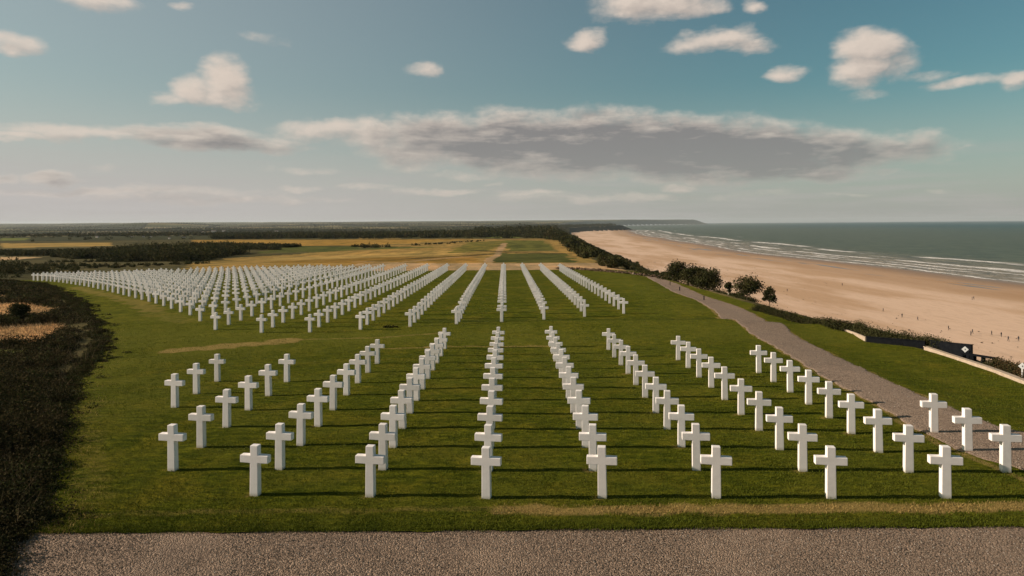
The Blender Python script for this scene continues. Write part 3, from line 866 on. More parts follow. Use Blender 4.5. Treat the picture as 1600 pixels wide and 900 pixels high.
def trunk_mesh(name, h, r, seed, mat, spread=.5):
    rr = random.Random(seed); V, Fc = [], []
    def limb(p, q, r0, r1, k=6, bend=.05):
        p, q = Vector(p), Vector(q); ax = (q - p).normalized(); u = ax.orthogonal().normalized(); w = ax.cross(u); base = len(V)
        seg = 4; off = Vector((rr.uniform(-1, 1), rr.uniform(-1, 1), 0)) * bend * (q - p).length
        for s in range(seg + 1):
            t = s / seg; c = p.lerp(q, t) + off * math.sin(t * math.pi); rad = r0 + (r1 - r0) * t
            for j in range(k):
                a = 2 * math.pi * j / k; V.append(tuple(c + (u * math.cos(a) + w * math.sin(a)) * rad))
        for s in range(seg):
            for j in range(k): Fc.append((base + s * k + j, base + s * k + (j + 1) % k, base + (s + 1) * k + (j + 1) % k, base + (s + 1) * k + j))
    limb((0, 0, -.15), (0, 0, h * .5), r, r * .6)
    for k in range(6):
        a = k * 1.05 + rr.uniform(-.4, .4); z0 = h * rr.uniform(.22, .48)
        limb((0, 0, z0), (math.cos(a) * h * spread * rr.uniform(.5, .9), math.sin(a) * h * spread * rr.uniform(.5, .9), h * rr.uniform(.6, .9)), r * .5, r * .12)
    return mesh_np(name, np.array(V), np.array(Fc), mat, None, True)

def crown_mesh(name, w, h, base, nb, nl, lf, pal, seed):
    r_ = np.random.default_rng(seed)
    a = r_.uniform(0, 6.28, nb); q = r_.random(nb) ** .6; zz = r_.random(nb)
    rad = w * .5 * np.sqrt(np.clip(1 - (zz * 1.0 - .35) ** 2 * 1.6, .15, 1))
    cx, cy = np.cos(a) * q * rad * .75, np.sin(a) * q * rad * .75
    cz = base + (h - base) * (.12 + .72 * zz)
    br = np.full(nb, w * .2) * r_.uniform(.7, 1.3, nb)
    v, f, c = clumps(cx, cy, cz, br, br * .85, nl, lf, pal, up=1)
    return mesh_np(name, v, f, M['leaf'], c)

def tree(name, x, y, z, w, h, label, cat, group=None, seed=1, base=.25, nb=26, nl=130, lf=.13, pal=PAL_BUSH, trunk_mat=None, tr=.07):
    e = link(name, None); e.location = (x, y, z); tag(e, label, cat, group)
    link('trunk', trunk_mesh('trunk', h, tr * h / 2.5, seed, trunk_mat or M['bark'], .42 * w / h), e)
    link('crown', crown_mesh('crown', w, h, h * base, nb, nl, lf, pal, seed), e)
    return e

def px_h(x, y, z, top):      # height of something standing at x,y,z that reaches photo row top
    z1 = z
    for _ in range(20):
        _, py = proj(x, y, z1); z1 += (py - top) * y / F
    return z1 - z

# trees along the bluff
TREES = [(1060, 412.5, 34, 'rounded dark tree at the far end of the thicket beside the path', 0), (1083, 419.5, 36, 'broad dark tree in the middle of the thicket beside the path', 1),
         (1108, 423.5, 38, 'dark tree at the near end of the thicket beside the path', 2), (1095, 421, 30, 'narrow dark tree squeezed into the thicket on the seaward side', 3),
         (1167, 436.5, 46, 'open branched tree above the sand, just past the pale trunk', 4), (1203, 451, 25, 'small leaning tree against the sand, nearest the hedge', 5),
         (1138, 443.5, 17, 'slim little tree with a pale trunk between the two tree groups', 6)]
for px, top, wpx, lab, k in TREES:
    s = {3: 2.2, 5: 2.0}.get(k, .7)
    x, y, z = edge_point(px, s)
    h = px_h(x, y, z, top) * 1.15; w = wpx * y / F * (1.3 if k < 4 else 1.05)
    tree('tree', x, y, z, w, h, lab, 'tree', 'trees along the bluff edge', 40 + k, (.0 if k < 4 else .22), 38 if k < 4 else 26 if k == 4 else 12, 150 if k < 4 else 120, .155, trunk_mat=M['palewood'] if k == 6 else None, tr=.16 if k == 6 else .05)

# individual dark shrub in the left clearing
p = at(28, 503)
tree('shrub', p[0], p[1], p[2], 1.75, px_h(*p, 474), 'dark bushy shrub between the two sandy clearings', 'shrub', None, 77, .0, 26, 200, .1)

# shrubs of the bluff-edge belt beyond the lawn
proto = []
for k in range(5):
    proto.append((trunk_mesh('trunk', 1.0, .04, 90 + k, M['bark'], .6), crown_mesh('crown', 1.5, 1.0, .0, 16, 70, .13, PAL_BUSH * (.9 + .1 * k), 90 + k)))
def shrub(x, y, h, w, label, group, name='shrub'):
    k = random.randrange(5)
    e = link(name, None); e.location = (x, y, float(terrain(x, y)) - .1 * h); e.rotation_euler = (0, 0, random.uniform(0, 6.28)); e.scale = (w / 1.5, w / 1.5, h)
    tag(e, label, 'shrub', group)
    link('trunk', proto[k][0], e); link('crown', proto[k][1], e)
    return e
# height of the belt follows its outline in the photo
BELT_PX = [845, 862, 878, 893, 905, 920, 940, 960, 980, 1003]
BELT_TOP = [355, 357, 361, 366, 373, 381, 391, 399, 408, 421]
for k in range(190):
    y = 103 * (8.0 ** (k / 189.)) * random.uniform(.97, 1.03)
    x = float(coast(y)) + random.uniform(-1.0, 1.0) * (2.2 + y * .026) - .5 + y * .006
    z = float(terrain(x, y)); px, _ = proj(x, y, z)
    top = np.interp(px, BELT_PX, BELT_TOP)
    h = float(np.clip(px_h(x, y, z, top), .6, 9.5)) * random.uniform(.75, 1.0)
    shrub(x, y, h, h * random.uniform(1.3, 1.9), 'dark windblown shrub in the thick belt along the bluff beyond the graves', 'shrubs of the bluff belt')
n = 7000; Y_ = 96 * 17 ** rng.random(n); X_ = coast(Y_) + rng.random(n) * 40 + 1; hh = rng.uniform(.8, 2.6, n) * (1 + Y_ / 700)
hh *= np.interp(Y_, [96, 200], [.35, 1.0])
qx, qy = proj(X_, Y_, terrain(X_, Y_)); lim = (qy - np.interp(qx, BELT_PX + [1045, 1100], BELT_TOP + [433, 452])) * Y_ / F - .1
k = (lim > .2) | (Y_ > 150); X_, Y_, hh = X_[k], Y_[k], np.minimum(hh, np.maximum(lim, .6 + Y_ / 500))[k]; n = len(X_)
v, f, c = clumps(X_, Y_, terrain(X_, Y_) - .2, hh * rng.uniform(.9, 1.5, len(X_)), hh, 40, .35 + Y_ / 900)
tag(link('slope_scrub', mesh_np('slope_scrub', v, f, M['leaf'], c)), 'dark scrub clothing the slope down to the beach', 'scrub', kind='stuff')

# ------------------------------------------------------------------ hedges, walls at the edge of the lawn
def hedge(name, pts, label, n, h0, h1, r0, nl=150, lf=.1, pal=PAL_BUSH):
    P = np.array(pts); t = rng.random(n) * (len(P) - 1); i = np.minimum(t.astype(int), len(P) - 2); fr = (t - i)[:, None]
    Q = P[i] * (1 - fr) + P[i + 1] * fr + rng.normal(0, r0 * .45, (n, 2))
    hh = rng.uniform(h0, h1, n)
    v, f, c = clumps(Q[:, 0], Q[:, 1], terrain(Q[:, 0], Q[:, 1]) - .05, hh * .0 + r0 * rng.uniform(.6, 1.2, n), hh, nl, lf, pal)
    return tag(link(name, mesh_np(name, v, f, M['leaf'], c)), label, 'hedge')
def beyond(px, py, d):
    p = at(px, py); v = np.array((1.0, .42)); v /= np.linalg.norm(v); return (p[0] + v[0] * d, p[1] + v[1] * d)
def edge_line(p0, p1, s, n=10):
    return [edge_point(a, s)[:2] for a in np.linspace(p0, p1, n)]
hedge('hedge', [beyond(a, b, .45) for a, b in ((1176, 485), (1205, 493), (1245, 505), (1300, 514), (1322, 517.5))], 'long low dark hedge between the lawn and the sand', 460, .25, .62, .40, 170, .065)
hedge('hedge', [beyond(a, b, .75) for a, b in ((1322, 518), (1353, 533), (1400, 540), (1445, 545), (1462, 551))], 'dark overgrown hedge behind the dark boarded wall', 230, .55, .85, .40, 180, .065, np.array([(.05, .052, .02), (.08, .07, .028), (.035, .04, .016)]))
hedge('hedge', [beyond(a, b, 1.0) for a, b in ((1532, 574), (1550, 581), (1580, 592.5), (1620, 608), (1660, 624))], 'brown and green hedge behind the pale low wall', 220, .3, .62, .40, 190, .06, np.array([(.05, .04, .018), (.035, .04, .016), (.09, .055, .025)]))
hedge('hedge', edge_line(1112, 1178, 1.2, 8), 'thin low brush linking the two groups of trees', 60, .2, .6, .6, 90, .1)
hedge('hedge', edge_line(905, 1044, -.2, 12), 'straggling low brush along the far corner of the lawn', 120, .3, .8, .9, 90, .16)

def box_verts(a, b, zA0, zA1, zB0, zB1, th):
    a, b = np.array(a, float), np.array(b, float); d = (b - a) / np.linalg.norm(b - a); nrm = np.array((-d[1], d[0])) * th / 2
    V = []
    for p, z0, z1 in ((a, zA0, zA1), (b, zB0, zB1)):
        for s in (-1, 1):
            for z in (z0, z1): V.append((p[0] + nrm[0] * s, p[1] + nrm[1] * s, z))
    F_ = [(0, 1, 5, 4), (2, 6, 7, 3), (1, 3, 7, 5), (0, 4, 6, 2), (0, 2, 3, 1), (4, 5, 7, 6)]
    return V, F_

def wall(name, pts, heights, th, mat, label, cat, cap=None, n=1):
    """low wall along ground points; each block a bevelled box, with a coping child"""
    V, Fc = [], []
    for (a, b), (h0, h1) in zip(zip(pts[:-1], pts[1:]), zip(heights[:-1], heights[1:])):
        za, zb = float(terrain(*a)), float(terrain(*b))
        v, f = box_verts(a, b, za - .4, za + h0, zb - .4, zb + h1, th); o = len(V)
        V += v; Fc += [tuple(i + o for i in q) for q in f]
    ob = tag(link(name, mesh_np(name, np.array(V), np.array(Fc), mat)), label, cat)
    m = ob.modifiers.new('bevel', 'BEVEL'); m.width = .012; m.segments = 2
    if cap:
        V, Fc = [], []
        for (a, b), (h0, h1) in zip(zip(pts[:-1], pts[1:]), zip(heights[:-1], heights[1:])):
            za, zb = float(terrain(*a)), float(terrain(*b))
            v, f = box_verts(a, b, za + h0 + .003, za + h0 + .045, zb + h1 + .003, zb + h1 + .045, th + .05); o = len(V)
            V += v; Fc += [tuple(i + o for i in q) for q in f]
        link('coping', mesh_np('coping', np.array(V), np.array(Fc), cap), ob)
    return ob
def gp(px, py): return tuple(at(px, py)[:2])
def hpx(px, py, top):
    p = at(px, py); return px_h(p[0], p[1], p[2], top)
wall('low_wall', [gp(1317, 516.5), gp(1335, 523), gp(1353, 534)], [hpx(1317, 516.5, 513), hpx(1335, 523, 519), hpx(1353, 534, 526.5)], .12, M['concrete'], 'short pale end wall rising to the dark boarded wall', 'wall')
wall('boarded_wall', [gp(1353.6, 535), gp(1400, 540), gp(1445.5, 545)], [hpx(1353.6, 535, 526.6), hpx(1400, 540, 530.3), hpx(1445.5, 545, 534)], .08, M['darkwall'], 'long black boarded wall at the lawn edge left of the first sign', 'wall', M['darkwall'])
pts = [gp(a, b) for a, b in ((1446.5, 546), (1480, 557.5), (1515, 569), (1550, 581), (1580, 592.5), (1620, 608))]
wall('low_wall', pts, [.13] * 6, .20, M['concrete'], 'long pale low concrete wall curving along the lawn past both signs', 'wall', M['concrete'])
# second dark panel stands beyond the pale wall
a, b = beyond(1447, 546, .35), beyond(1500, 564, .9)
ha = px_h(a[0], a[1], float(terrain(*a)), 532.8); hb = px_h(b[0], b[1], float(terrain(*b)), 539.5)
wall('boarded_wall', [a, ((a[0] + b[0]) / 2, (a[1] + b[1]) / 2), b], [ha, (ha + hb) / 2, hb], .08, M['darkwall'], 'taller black boarded panel standing behind the first white diamond sign', 'wall', M['darkwall'])

def box_mesh(name, boxes, mat, bev=0):
    V, Fc = [], []
    for (x0, x1, y0, y1, z0, z1) in boxes:
        o = len(V)
        V += [(x, y, z) for x in (x0, x1) for y in (y0, y1) for z in (z0, z1)]
        Fc += [tuple(i + o for i in q) for q in ((0, 1, 3, 2), (4, 6, 7, 5), (0, 4, 5, 1), (2, 3, 7, 6), (0, 2, 6, 4), (1, 5, 7, 3))]
    return mesh_np(name, np.array(V, float), np.array(Fc), mat)

# low dark bench behind the wall
p = beyond(1512, 568, .8); zt = float(terrain(*p))
e = link('bench', None); e.location = (p[0], p[1], zt); e.rotation_euler = (0, 0, R(-62))
tag(e, 'low dark slatted bench behind the pale wall, right of the black panel', 'bench')
hb_ = px_h(p[0], p[1], zt, 555)
link('seat', box_mesh('seat', [(-.75, .75, -.16 + .09 * k, -.09 + .09 * k, hb_ - .05, hb_) for k in range(4)], M['darkwall']), e)
for a_ in (-.68, -.2, .2, .68):
    link('leg', box_mesh('leg', [(a_ - .03, a_ + .03, -.14, .14, -.1, hb_ - .053)], M['darkwall']), e)

# white diamond signs
def sign(px, py, top, wpx, label, ang):
    p = at(px, py); p = np.array((p[0] + .28, p[1] + .1, 0)); z = float(terrain(p[0], p[1])); H = px_h(p[0], p[1], z, top); s = wpx * p[1] / F / 2
    e = link('sign', None); e.location = (p[0], p[1], z); e.rotation_euler = (0, 0, ang); tag(e, label, 'sign', 'white diamond signs at the lawn edge')
    link('post', box_mesh('post', [(-.022, .022, -.02, .02, -.2, H - s)], M['white']), e)
    V = [(-s, -.034, H - s), (0, -.034, H - 2 * s), (s, -.034, H - s), (0, -.034, H), (-s, -.022, H - s), (0, -.022, H - 2 * s), (s, -.022, H - s), (0, -.022, H)]
    me = bpy.data.meshes.new('panel'); me.from_pydata(V, [], [(0, 1, 2, 3), (7, 6, 5, 4), (0, 4, 5, 1), (1, 5, 6, 2), (2, 6, 7, 3), (3, 7, 4, 0)]); me.materials.append(M['white'])
    pn = link('panel', me, e)
    link('mark', box_mesh('mark', [(-s * .14, s * .14, -.038, -.0345, H - s * 1.22, H - s * .78)], M['greypaint']), pn)
sign(1501, 562, 541, 9.5, 'white diamond sign in front of the black boarded panel', R(-22))
sign(1589.5, 594, 566.5, 11, 'white diamond sign by the brown hedge at the right edge', R(-24))

# small dark posts beside the path
post_me = box_mesh('post', [(-.04, .04, -.04, .04, -.1, .42)], M['darkwall'])
for px, py, lab in ((1047, 446, 'small dark bollard on the path, farthest of the three'), (1062, 455, 'small dark bollard on the path, middle of the three'), (1100, 470, 'small dark bollard on the path, nearest of the three')):
    p = at(px, py); o = tag(link('bollard', post_me.copy()), lab, 'bollard', 'bollards on the path'); o.location = (p[0], p[1], p[2] + .03)
    m = o.modifiers.new('bevel', 'BEVEL'); m.width = .02; m.segments = 2
# dark tuft on the lawn between the blocks
p = at(607, 512.5); v, f, c = clumps(np.array([0., .3, -.25, .55]), np.array([0., .1, .05, 0.]), np.zeros(4) - .02, np.array([.22, .2, .16, .1]), np.array([.2, .16, .12, .1]), 120, .07, PAL_BUSH * .6)
o = tag(link('tussock', mesh_np('tussock', v, f, M['leaf'], c)), 'small dark tussock on the lawn in front of the far graves', 'tussock'); o.location = (p[0], p[1], p[2] + .03)

# rough stone bank at the far corner of the lawn
pts = [gp(a, b) for a, b in ((872, 420.5), (900, 422), (930, 424), (960, 427), (1000, 431), (1040, 436))]
V, Fc, C = [], [], []
n = 420; t = rng.random(n) * 5; i = np.minimum(t.astype(int), 4); P_ = np.array(pts); Q = P_[i] * (1 - (t - i)[:, None]) + P_[i + 1] * (t - i)[:, None] + rng.normal(0, .22, (n, 2)) + np.array((.2, 1.0))
v, f, c = pebbles(Q[:, 0], Q[:, 1], terrain(Q[:, 0], Q[:, 1]) + rng.uniform(0, .25, n), rng.uniform(.12, .28, n), stone_cols(n) * (.7, .6, .5))
tag(link('stone_wall', mesh_np('stone_wall', v, f, M['rock'], c)), 'tumbled low stone wall along the far right corner of the lawn', 'wall')

# ------------------------------------------------------------------ graves
H, AW, PW, TH = 1.10, .645, .18, .15
def cross_mesh():
    import bmesh
    bm = bmesh.new()
    a, w, p = AW / 2, PW / 2, PW / 2 * 1.09
    z1, z2 = H * .655, H * .81
    out_ = [(-p, -.12), (p, -.12), (w * 1.0, z1), (a, z1 + .004), (a, z2 - .004), (w * .98, z2), (w * .96, H), (-w * .96, H), (-w * .98, z2), (-a, z2 - .004), (-a, z1 + .004), (-w, z1)]
    fr = [bm.verts.new((x, -TH / 2, z)) for x, z in out_]; bk = [bm.verts.new((x, TH / 2, z)) for x, z in out_]
    bm.faces.new(fr); bm.faces.new(bk[::-1])
    for i in range(12): bm.faces.new((fr[i], bk[i], bk[(i + 1) % 12], fr[(i + 1) % 12])[::-1])
    bmesh.ops.recalc_face_normals(bm, faces=bm.faces)
    bmesh.ops.bevel(bm, geom=[e for e in bm.edges], offset=.011, segments=2, affect='EDGES', profile=.6)
    me = bpy.data.meshes.new('grave_cross'); bm.to_mesh(me); bm.free(); me.materials.append(M['marble'])
    return me
CROSS = cross_mesh()
ORD = ['zeroth', 'first', 'second', 'third', 'fourth', 'fifth', 'sixth', 'seventh', 'eighth', 'ninth', 'tenth', 'eleventh', 'twelfth', 'thirteenth', 'fourteenth', 'fifteenth', 'sixteenth', 'seventeenth', 'eighteenth', 'nineteenth', 'twentieth']
TENS = {20: 'twenty', 30: 'thirty', 40: 'forty', 50: 'fifty'}
def nth(k):
    if k <= 20: return ORD[k]
    t = k // 10 * 10
    return {30: 'thirtieth', 40: 'fortieth', 50: 'fiftieth'}[k] if k % 10 == 0 else TENS[t] + '-' + ORD[k % 10]
CYAW = R(-9)
near = [  # columns of the near block, photo positions of every base, from the left
    [(273, 638), (308, 616.5), (339.5, 597)],
    [(267.5, 736.5), (315.5, 700), (356.5, 668.5), (390, 642), (420.5, 620), (446.7, 598)],
    [(395, 776), (437, 734.5), (471.5, 696), (499.5, 667), (522.5, 641.5), (543, 618.5), (560, 600), (574.5, 583.5), (588, 569)],
    [(576.5, 779), (598, 735), (614.5, 699), (630, 669), (642, 646), (652, 627), (661, 609), (669, 593.5), (676.5, 580), (682.5, 568), (688.5, 557), (694, 546)],
    [(760, 782.5), (763.5, 737), (766, 700), (768, 671), (769.5, 647), (771, 626), (772.5, 608), (774, 592.5), (775, 578.5), (776.5, 566), (777.5, 554.5), (779, 544)],
    [(944, 781), (927.5, 736.5), (915.5, 699.5), (905, 670), (895.5, 645), (888, 624.5), (882, 607), (877, 592), (872.5, 578), (868.5, 565), (865, 553.5), (862, 543)],
    [(1123, 781), (1089, 735.5), (1065, 699), (1041, 671), (1023.5, 645.5), (1006.7, 622), (992.5, 602.5), (981, 585.5), (970.5, 571.5), (960.7, 559), (952, 547.5)],
    [(1300.5, 781), (1254.5, 737), (1218, 703.5), (1185.5, 673), (1157, 649), (1131, 626), (1110.5, 607), (1092, 590.5), (1076, 576), (1061, 563.5)],
    [(1478.5, 780), (1419, 739), (1372, 707.5), (1329.5, 677.5), (1295, 654.5), (1263, 633), (1234.5, 614), (1208.5, 598), (1186.5, 583)],
    [(1571, 738.7), (1511.5, 706.7), (1459, 678)]]
spots = []          # (x, y, column, row, block)
for ci, c_ in enumerate(near):
    P_ = np.array([at(a, b)[:2] for a, b in c_]); n = len(P_)
    # true rows are evenly spaced: straighten the measured line
    k = np.arange(n); fx = np.polyfit(k, P_[:, 0], 1); fy = np.polyfit(k, P_[:, 1], 2)
    for j in range(n):
        spots.append((.35 * np.polyval(fx, j) + .65 * P_[j, 0], .25 * np.polyval(fy, j) + .75 * P_[j, 1], ci + 1, j + 1, 'near'))
fcols = [((974.5, 490.5), (875, 424)), ((913.5, 495.5), (845, 423)), ((850, 499.5), (816, 422.3)), ((784, 503.8), (787, 422.3)), ((713.5, 507), (758.5, 422)), ((641, 511), (729.5, 421.5)), ((563.5, 515.7), (702, 421)), ((484.5, 519.8), (673, 420.6)), ((409, 520.5), (642, 420)), ((337, 516), (611, 419.5))]
LEFT_EDGE = [(313, 502.5), (297.4, 493), (282.4, 488), (268.3, 483), (256, 478.6), (244, 474.7), (233, 471.8), (222, 469), (212, 466.2), (202, 463.5), (193.4, 461.2), (185, 459), (176.5, 457), (168.6, 455), (161, 453.2), (153.6, 451.5), (146, 449.8), (139, 448.4), (132, 447.2), (125, 446), (118.4, 445), (111.6, 444), (105, 443), (99, 442), (92, 441.2), (85.6, 440.5), (79.4, 440), (73, 439.5), (66, 439.1), (59, 438.8), (52.7, 438.5)]
for ci, (p0, p1) in enumerate(fcols):
    a, b = at(*p0)[:2], at(*p1)[:2]; b[1] = min(b[1], Y1 - .7)
    n = int(round(abs(b[1] - a[1]) / 1.98)) + 1
    for j in range(n):
        t = j / (n - 1)
        spots.append((a[0] * (1 - t) + b[0] * t, a[1] * (1 - t) + b[1] * t, ci + 1, j + 1, 'far'))
for ci, p0 in enumerate(LEFT_EDGE):
    a = at(*p0)[:2]
    yend = Y1 - .7 + 3.5 * float(ss(20, 45, -a[0]))
    n = max(1, int((yend - a[1]) / 2.0) + 1)
    for j in range(n):
        y = a[1] + 2.0 * j
        if y > yend and j: break
        spots.append((a[0] + .012 * 2.0 * j, y, ci + 11, j + 1, 'far'))
# worn turf at the foot of the near crosses
lm = bpy.data.objects['lawn'].data; q_ = np.empty(len(lm.vertices), np.float32); lm.attributes['dry'].data.foreach_get('value', q_)
fx_, fy_ = XL.ravel(), YL2.ravel(); nz_ = vnoise(fx_ * 5, fy_ * 5, 55)
for sx_, sy_, _c, _r, blk in spots:
    if blk == 'near' or sy_ < 62:
        k_ = np.abs(fy_ - sy_) < .8; k_ &= np.abs(fx_ - sx_) < .9
        d_ = np.hypot(fx_[k_] - sx_ + .1, (fy_[k_] - sy_ + .03) * 1.3)
        q_[k_] = np.maximum(q_[k_], (.30 + .35 * random.random()) * np.exp(-(d_ / .24) ** 2) * (.5 + nz_[k_]))
lm.attributes['dry'].data.foreach_set('value', q_)
print('crosses', len(spots), 'first edge', at(*LEFT_EDGE[0]), 'last', at(*LEFT_EDGE[-1]), 'col ends', spots[87][:2])
order = sorted(range(len(spots)), key=lambda i: math.hypot(spots[i][0], spots[i][1]))
indiv, rest = order[:300], order[300:]
cz = lambda x, y: float(terrain(x, y)) + .02
ncol = len(near)
for i in indiv:
    x, y, c_, r_, blk = spots[i]
    o = bpy.data.objects.new('grave_cross', CROSS); COL.objects.link(o)
    o.location = (x, y, cz(x, y)); o.rotation_euler = (R(random.gauss(0, .35)), R(random.gauss(0, .35)), CYAW + R(random.gauss(0, .8)))
    if blk == 'near':
        lab = 'white marble cross, %s from the front in the %s column from left, near block' % (nth(r_), nth(c_))
    else:
        lab = 'white marble cross, %s from the front in the %s column from right, far block' % (nth(r_), nth(c_))
    tag(o, lab, 'grave cross', 'crosses of the %s block' % blk)
bv = np.array([v.co for v in CROSS.vertices])
me = bpy.data.meshes.new('grave_crosses')
polys = [tuple(p.vertices) for p in CROSS.polygons]
# far crosses: plain outline without the fine bevel
a, w = AW / 2, PW / 2
z1, z2 = H * .655, H * .81
ol = np.array([(-w, -.12), (w, -.12), (w, z1), (a, z1), (a, z2), (w, z2), (w, H), (-w, H), (-w, z2), (-a, z2), (-a, z1), (-w, z1)])
base = np.concatenate([np.stack([ol[:, 0], np.full(12, -TH / 2), ol[:, 1]], -1), np.stack([ol[:, 0], np.full(12, TH / 2), ol[:, 1]], -1)])
fq = [(i, (i + 1) % 12, (i + 1) % 12 + 12, i + 12) for i in range(12)]
caps = [(0, 1, 2, 11), (10, 11, 2, 3), (10, 3, 4, 9), (9, 4, 5, 8), (8, 5, 6, 7)]
fq += [tuple(q) for q in ((0, 1, 2, 11), (11, 2, 5, 8), (10, 11, 8, 9), (2, 3, 4, 5), (8, 5, 6, 7))]
fq += [tuple(i + 12 for i in q[::-1]) for q in ((0, 1, 2, 11), (11, 2, 5, 8), (10, 11, 8, 9), (2, 3, 4, 5), (8, 5, 6, 7))]
VV, FF = [], []
for k, i in enumerate(rest):
    x, y = spots[i][:2]; ya = CYAW + R(random.gauss(0, .8)); c, s = math.cos(ya), math.sin(ya)
    VV.append(np.stack([base[:, 0] * c - base[:, 1] * s + x, base[:, 0] * s + base[:, 1] * c + y, base[:, 2] + cz(x, y)], -1)); FF.append(np.array(fq) + 24 * k)
tag(link('grave_crosses', mesh_np('grave_crosses', np.concatenate(VV), np.concatenate(FF), M['marble2'])), 'distant rows of white marble crosses filling the back of the far block', 'grave crosses', 'crosses of the far block', 'stuff')

# ------------------------------------------------------------------ people on the beach
def person_mesh(stride):
    J = [(0, 0, .95), (0, 0, 1.2), (0, 0, 1.42), (0, 0, 1.55), (0, .01, 1.70),
         (-.2, 0, 1.40), (-.26, .05 * stride, 1.12), (-.25, .14 * stride, .88), (.2, 0, 1.40), (.26, -.05 * stride, 1.12), (.25, -.12 * stride, .88),
         (-.1, 0, .90), (-.11, -.10 * stride, .50), (-.11, -.22 * stride, .06), (-.11, -.10 - .22 * stride, .03), (.1, 0, .90), (.11, .12 * stride, .50), (.11, .20 * stride, .06), (.11, .20 * stride - .14, .03)]
    E_ = [(0, 1), (1, 2), (2, 3), (3, 4), (2, 5), (5, 6), (6, 7), (2, 8), (8, 9), (9, 10), (0, 11), (11, 12), (12, 13), (13, 14), (0, 15), (15, 16), (16, 17), (17, 18)]
    rad = [.14, .14, .13, .06, .105, .07, .05, .04, .07, .05, .04, .10, .075, .05, .04, .10, .075, .05, .04]
    me = bpy.data.meshes.new('person'); me.from_pydata(J, E_, [])
    me.materials.append(M['skin'])
    o = link('person', me); md = o.modifiers.new('skin', 'SKIN')
    for v, r_ in zip(me.skin_vertices[0].data, rad): v.radius = (r_, r_)
    me.skin_vertices[0].data[0].use_root = True
    sb = o.modifiers.new('sub', 'SUBSURF'); sb.levels = 1; sb.render_levels = 1
    bpy.context.view_layer.update()
    dg = bpy.context.evaluated_depsgraph_get(); m2 = bpy.data.meshes.new_from_object(o.evaluated_get(dg)); m2.name = 'person'
    bpy.data.objects.remove(o)
    for p_ in m2.polygons: p_.use_smooth = True
    return m2
pm = [person_mesh(.3), person_mesh(1.0)]
PEOPLE = [(1482, 516, 'person in dark clothes on the sand, largest figure above the black panel'), (1519.5, 521.5, 'person in dark clothes on the sand, left of the second sign, in a pair'),
          (1517, 524.5, 'person in dark clothes, nearer of a pair on the sand'), (1549.5, 524, 'lone dark figure walking on the sand above the bench'), (1564.5, 526.5, 'lone dark figure standing right of the walker above the bench'),
          (1575.5, 533, 'dark figure low on the sand, nearest the right sign'), (1591.5, 533, 'dark figure on the sand at the right edge of the picture'), (1409.5, 496, 'dark figure on the sand above the boarded wall'),
          (1519, 469, 'dark figure walking on the open sand in front of the surf'), (1521.5, 468, 'second dark figure beside the one walking before the surf'), (1316, 446.5, 'lone dark figure on the sand far out beside the tree tops'),
          (1434, 501, 'dark figure on the sand between the black wall and the lone figure'), (1230, 455.5, 'dark figure on the sand just right of the small leaning tree'), (1380, 487, 'dark figure on the sand left of the black wall top')]
for k, (px, py, lab) in enumerate(PEOPLE):
    p = at(px, py); o = link('person', pm[k % 2]); o.location = p; o.rotation_euler = (0, 0, random.uniform(0, 6.28)); tag(o, lab, 'person', 'people on the beach')
# weed and driftwood specks
n = 520
Y_ = 190 + 500 * rng.random(n) ** 1.3; X_ = coast(Y_) + 90 + rng.normal(0, 34, n) + 35 * np.sin(Y_ / 70)
ok = (X_ > coast(Y_) + 60) & (X_ < shore(Y_) - 70); X_, Y_ = X_[ok], Y_[ok]; n = len(X_)
v, f, c = pebbles(X_, Y_, terrain(X_, Y_) + .05, rng.uniform(.12, .42, n), np.array((.06, .04, .03))[None] * rng.uniform(.6, 1.6, (n, 1)))
tag(link('driftwood', mesh_np('driftwood', v, f, M['rock'], c)), 'scattered dark weed and driftwood specks on the sand', 'driftwood', kind='stuff')

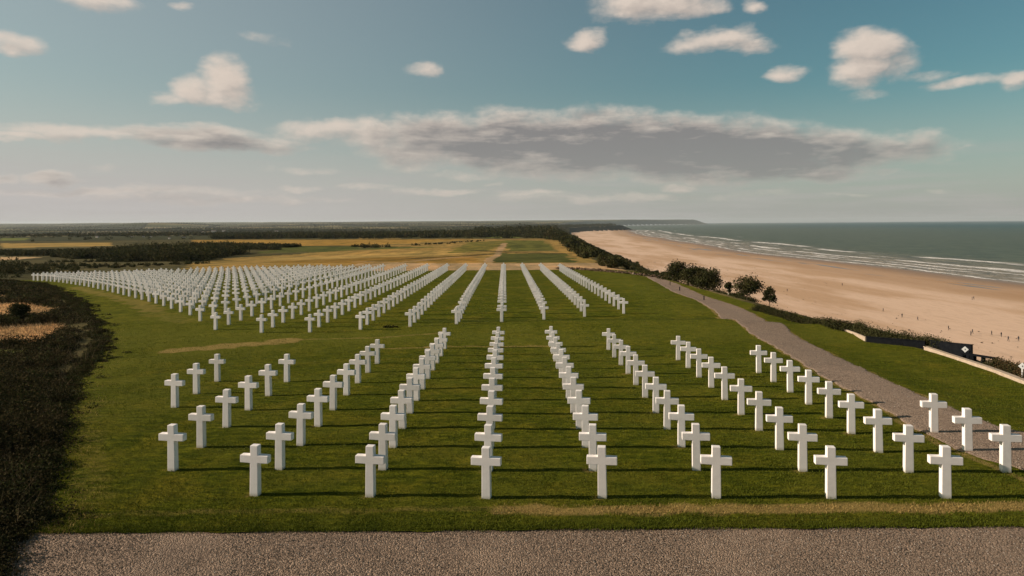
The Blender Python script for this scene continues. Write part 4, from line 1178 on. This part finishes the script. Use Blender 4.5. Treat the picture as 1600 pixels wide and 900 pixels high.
# ------------------------------------------------------------------ far farm houses
def house(px, py, w, d, h, label):
    p = at(px, py); w = w * .17 * p[1] / F; d = w * .55; h = w * .35; e = link('house', None); e.location = p; e.rotation_euler = (0, 0, R(random.uniform(-30, 30))); tag(e, label, 'house', 'distant farm houses')
    link('wall', box_mesh('wall', [(-w / 2, w / 2, -d / 2, d / 2, -1, h)], M['house']), e)
    me = bpy.data.meshes.new('roof'); o_ = .4
    me.from_pydata([(-w / 2 - o_, -d / 2 - o_, h + .01), (w / 2 + o_, -d / 2 - o_, h + .01), (w / 2 + o_, d / 2 + o_, h + .01), (-w / 2 - o_, d / 2 + o_, h + .01), (-w / 2 - o_, 0, h + d * .4), (w / 2 + o_, 0, h + d * .4)], [],
                   [(0, 1, 5, 4), (2, 3, 4, 5), (0, 4, 3), (1, 2, 5), (0, 3, 2, 1)]); me.materials.append(M['roof'])
    link('roof', me, e)
for px, py, w, lab in ((265, 373.2, 22, 'small white farm building among trees, nearest to the scrub wood'), (287, 371.6, 26, 'white farm building just right of the smallest one'), (224, 370.5, 20, 'pale cottage left of the white farm buildings'),
                       (236, 370.8, 16, 'pale cottage beside the left farm buildings'), (318, 365, 34, 'long pale building of the distant village'), (334, 363.5, 40, 'pale gabled building at the right of the distant village'),
                       (432, 362.8, 30, 'lone white building far behind the scrub wood'), (152, 371.2, 26, 'pale shed between dark hedgerows at the left'), (206, 371, 18, 'small pale cottage at the left of the cottage row'), (350, 362, 30, 'pale house at the far end of the distant village')):
    house(px, py, w, w * .5, 4.5 + w * .06, lab)

# ------------------------------------------------------------------ haze
me = box_mesh('haze', [(-17000, 27500, -400, 24500, -41, 118)], M['white'])
me.materials.clear()
hm = bpy.data.materials.new('haze_air'); hm.use_nodes = True; ht = hm.node_tree; ht.nodes.clear()
ho = ht.nodes.new('ShaderNodeOutputMaterial'); hv = ht.nodes.new('ShaderNodeVolumePrincipled')
hv.inputs['Color'].default_value = (.80, .88, .92, 1); hv.inputs['Density'].default_value = 3.5e-5; hv.inputs['Anisotropy'].default_value = .1
ht.links.new(hv.outputs[0], ho.inputs['Volume'])
me.materials.append(hm)
tag(link('haze', me), 'pale sea haze over the far country', 'haze', kind='stuff')
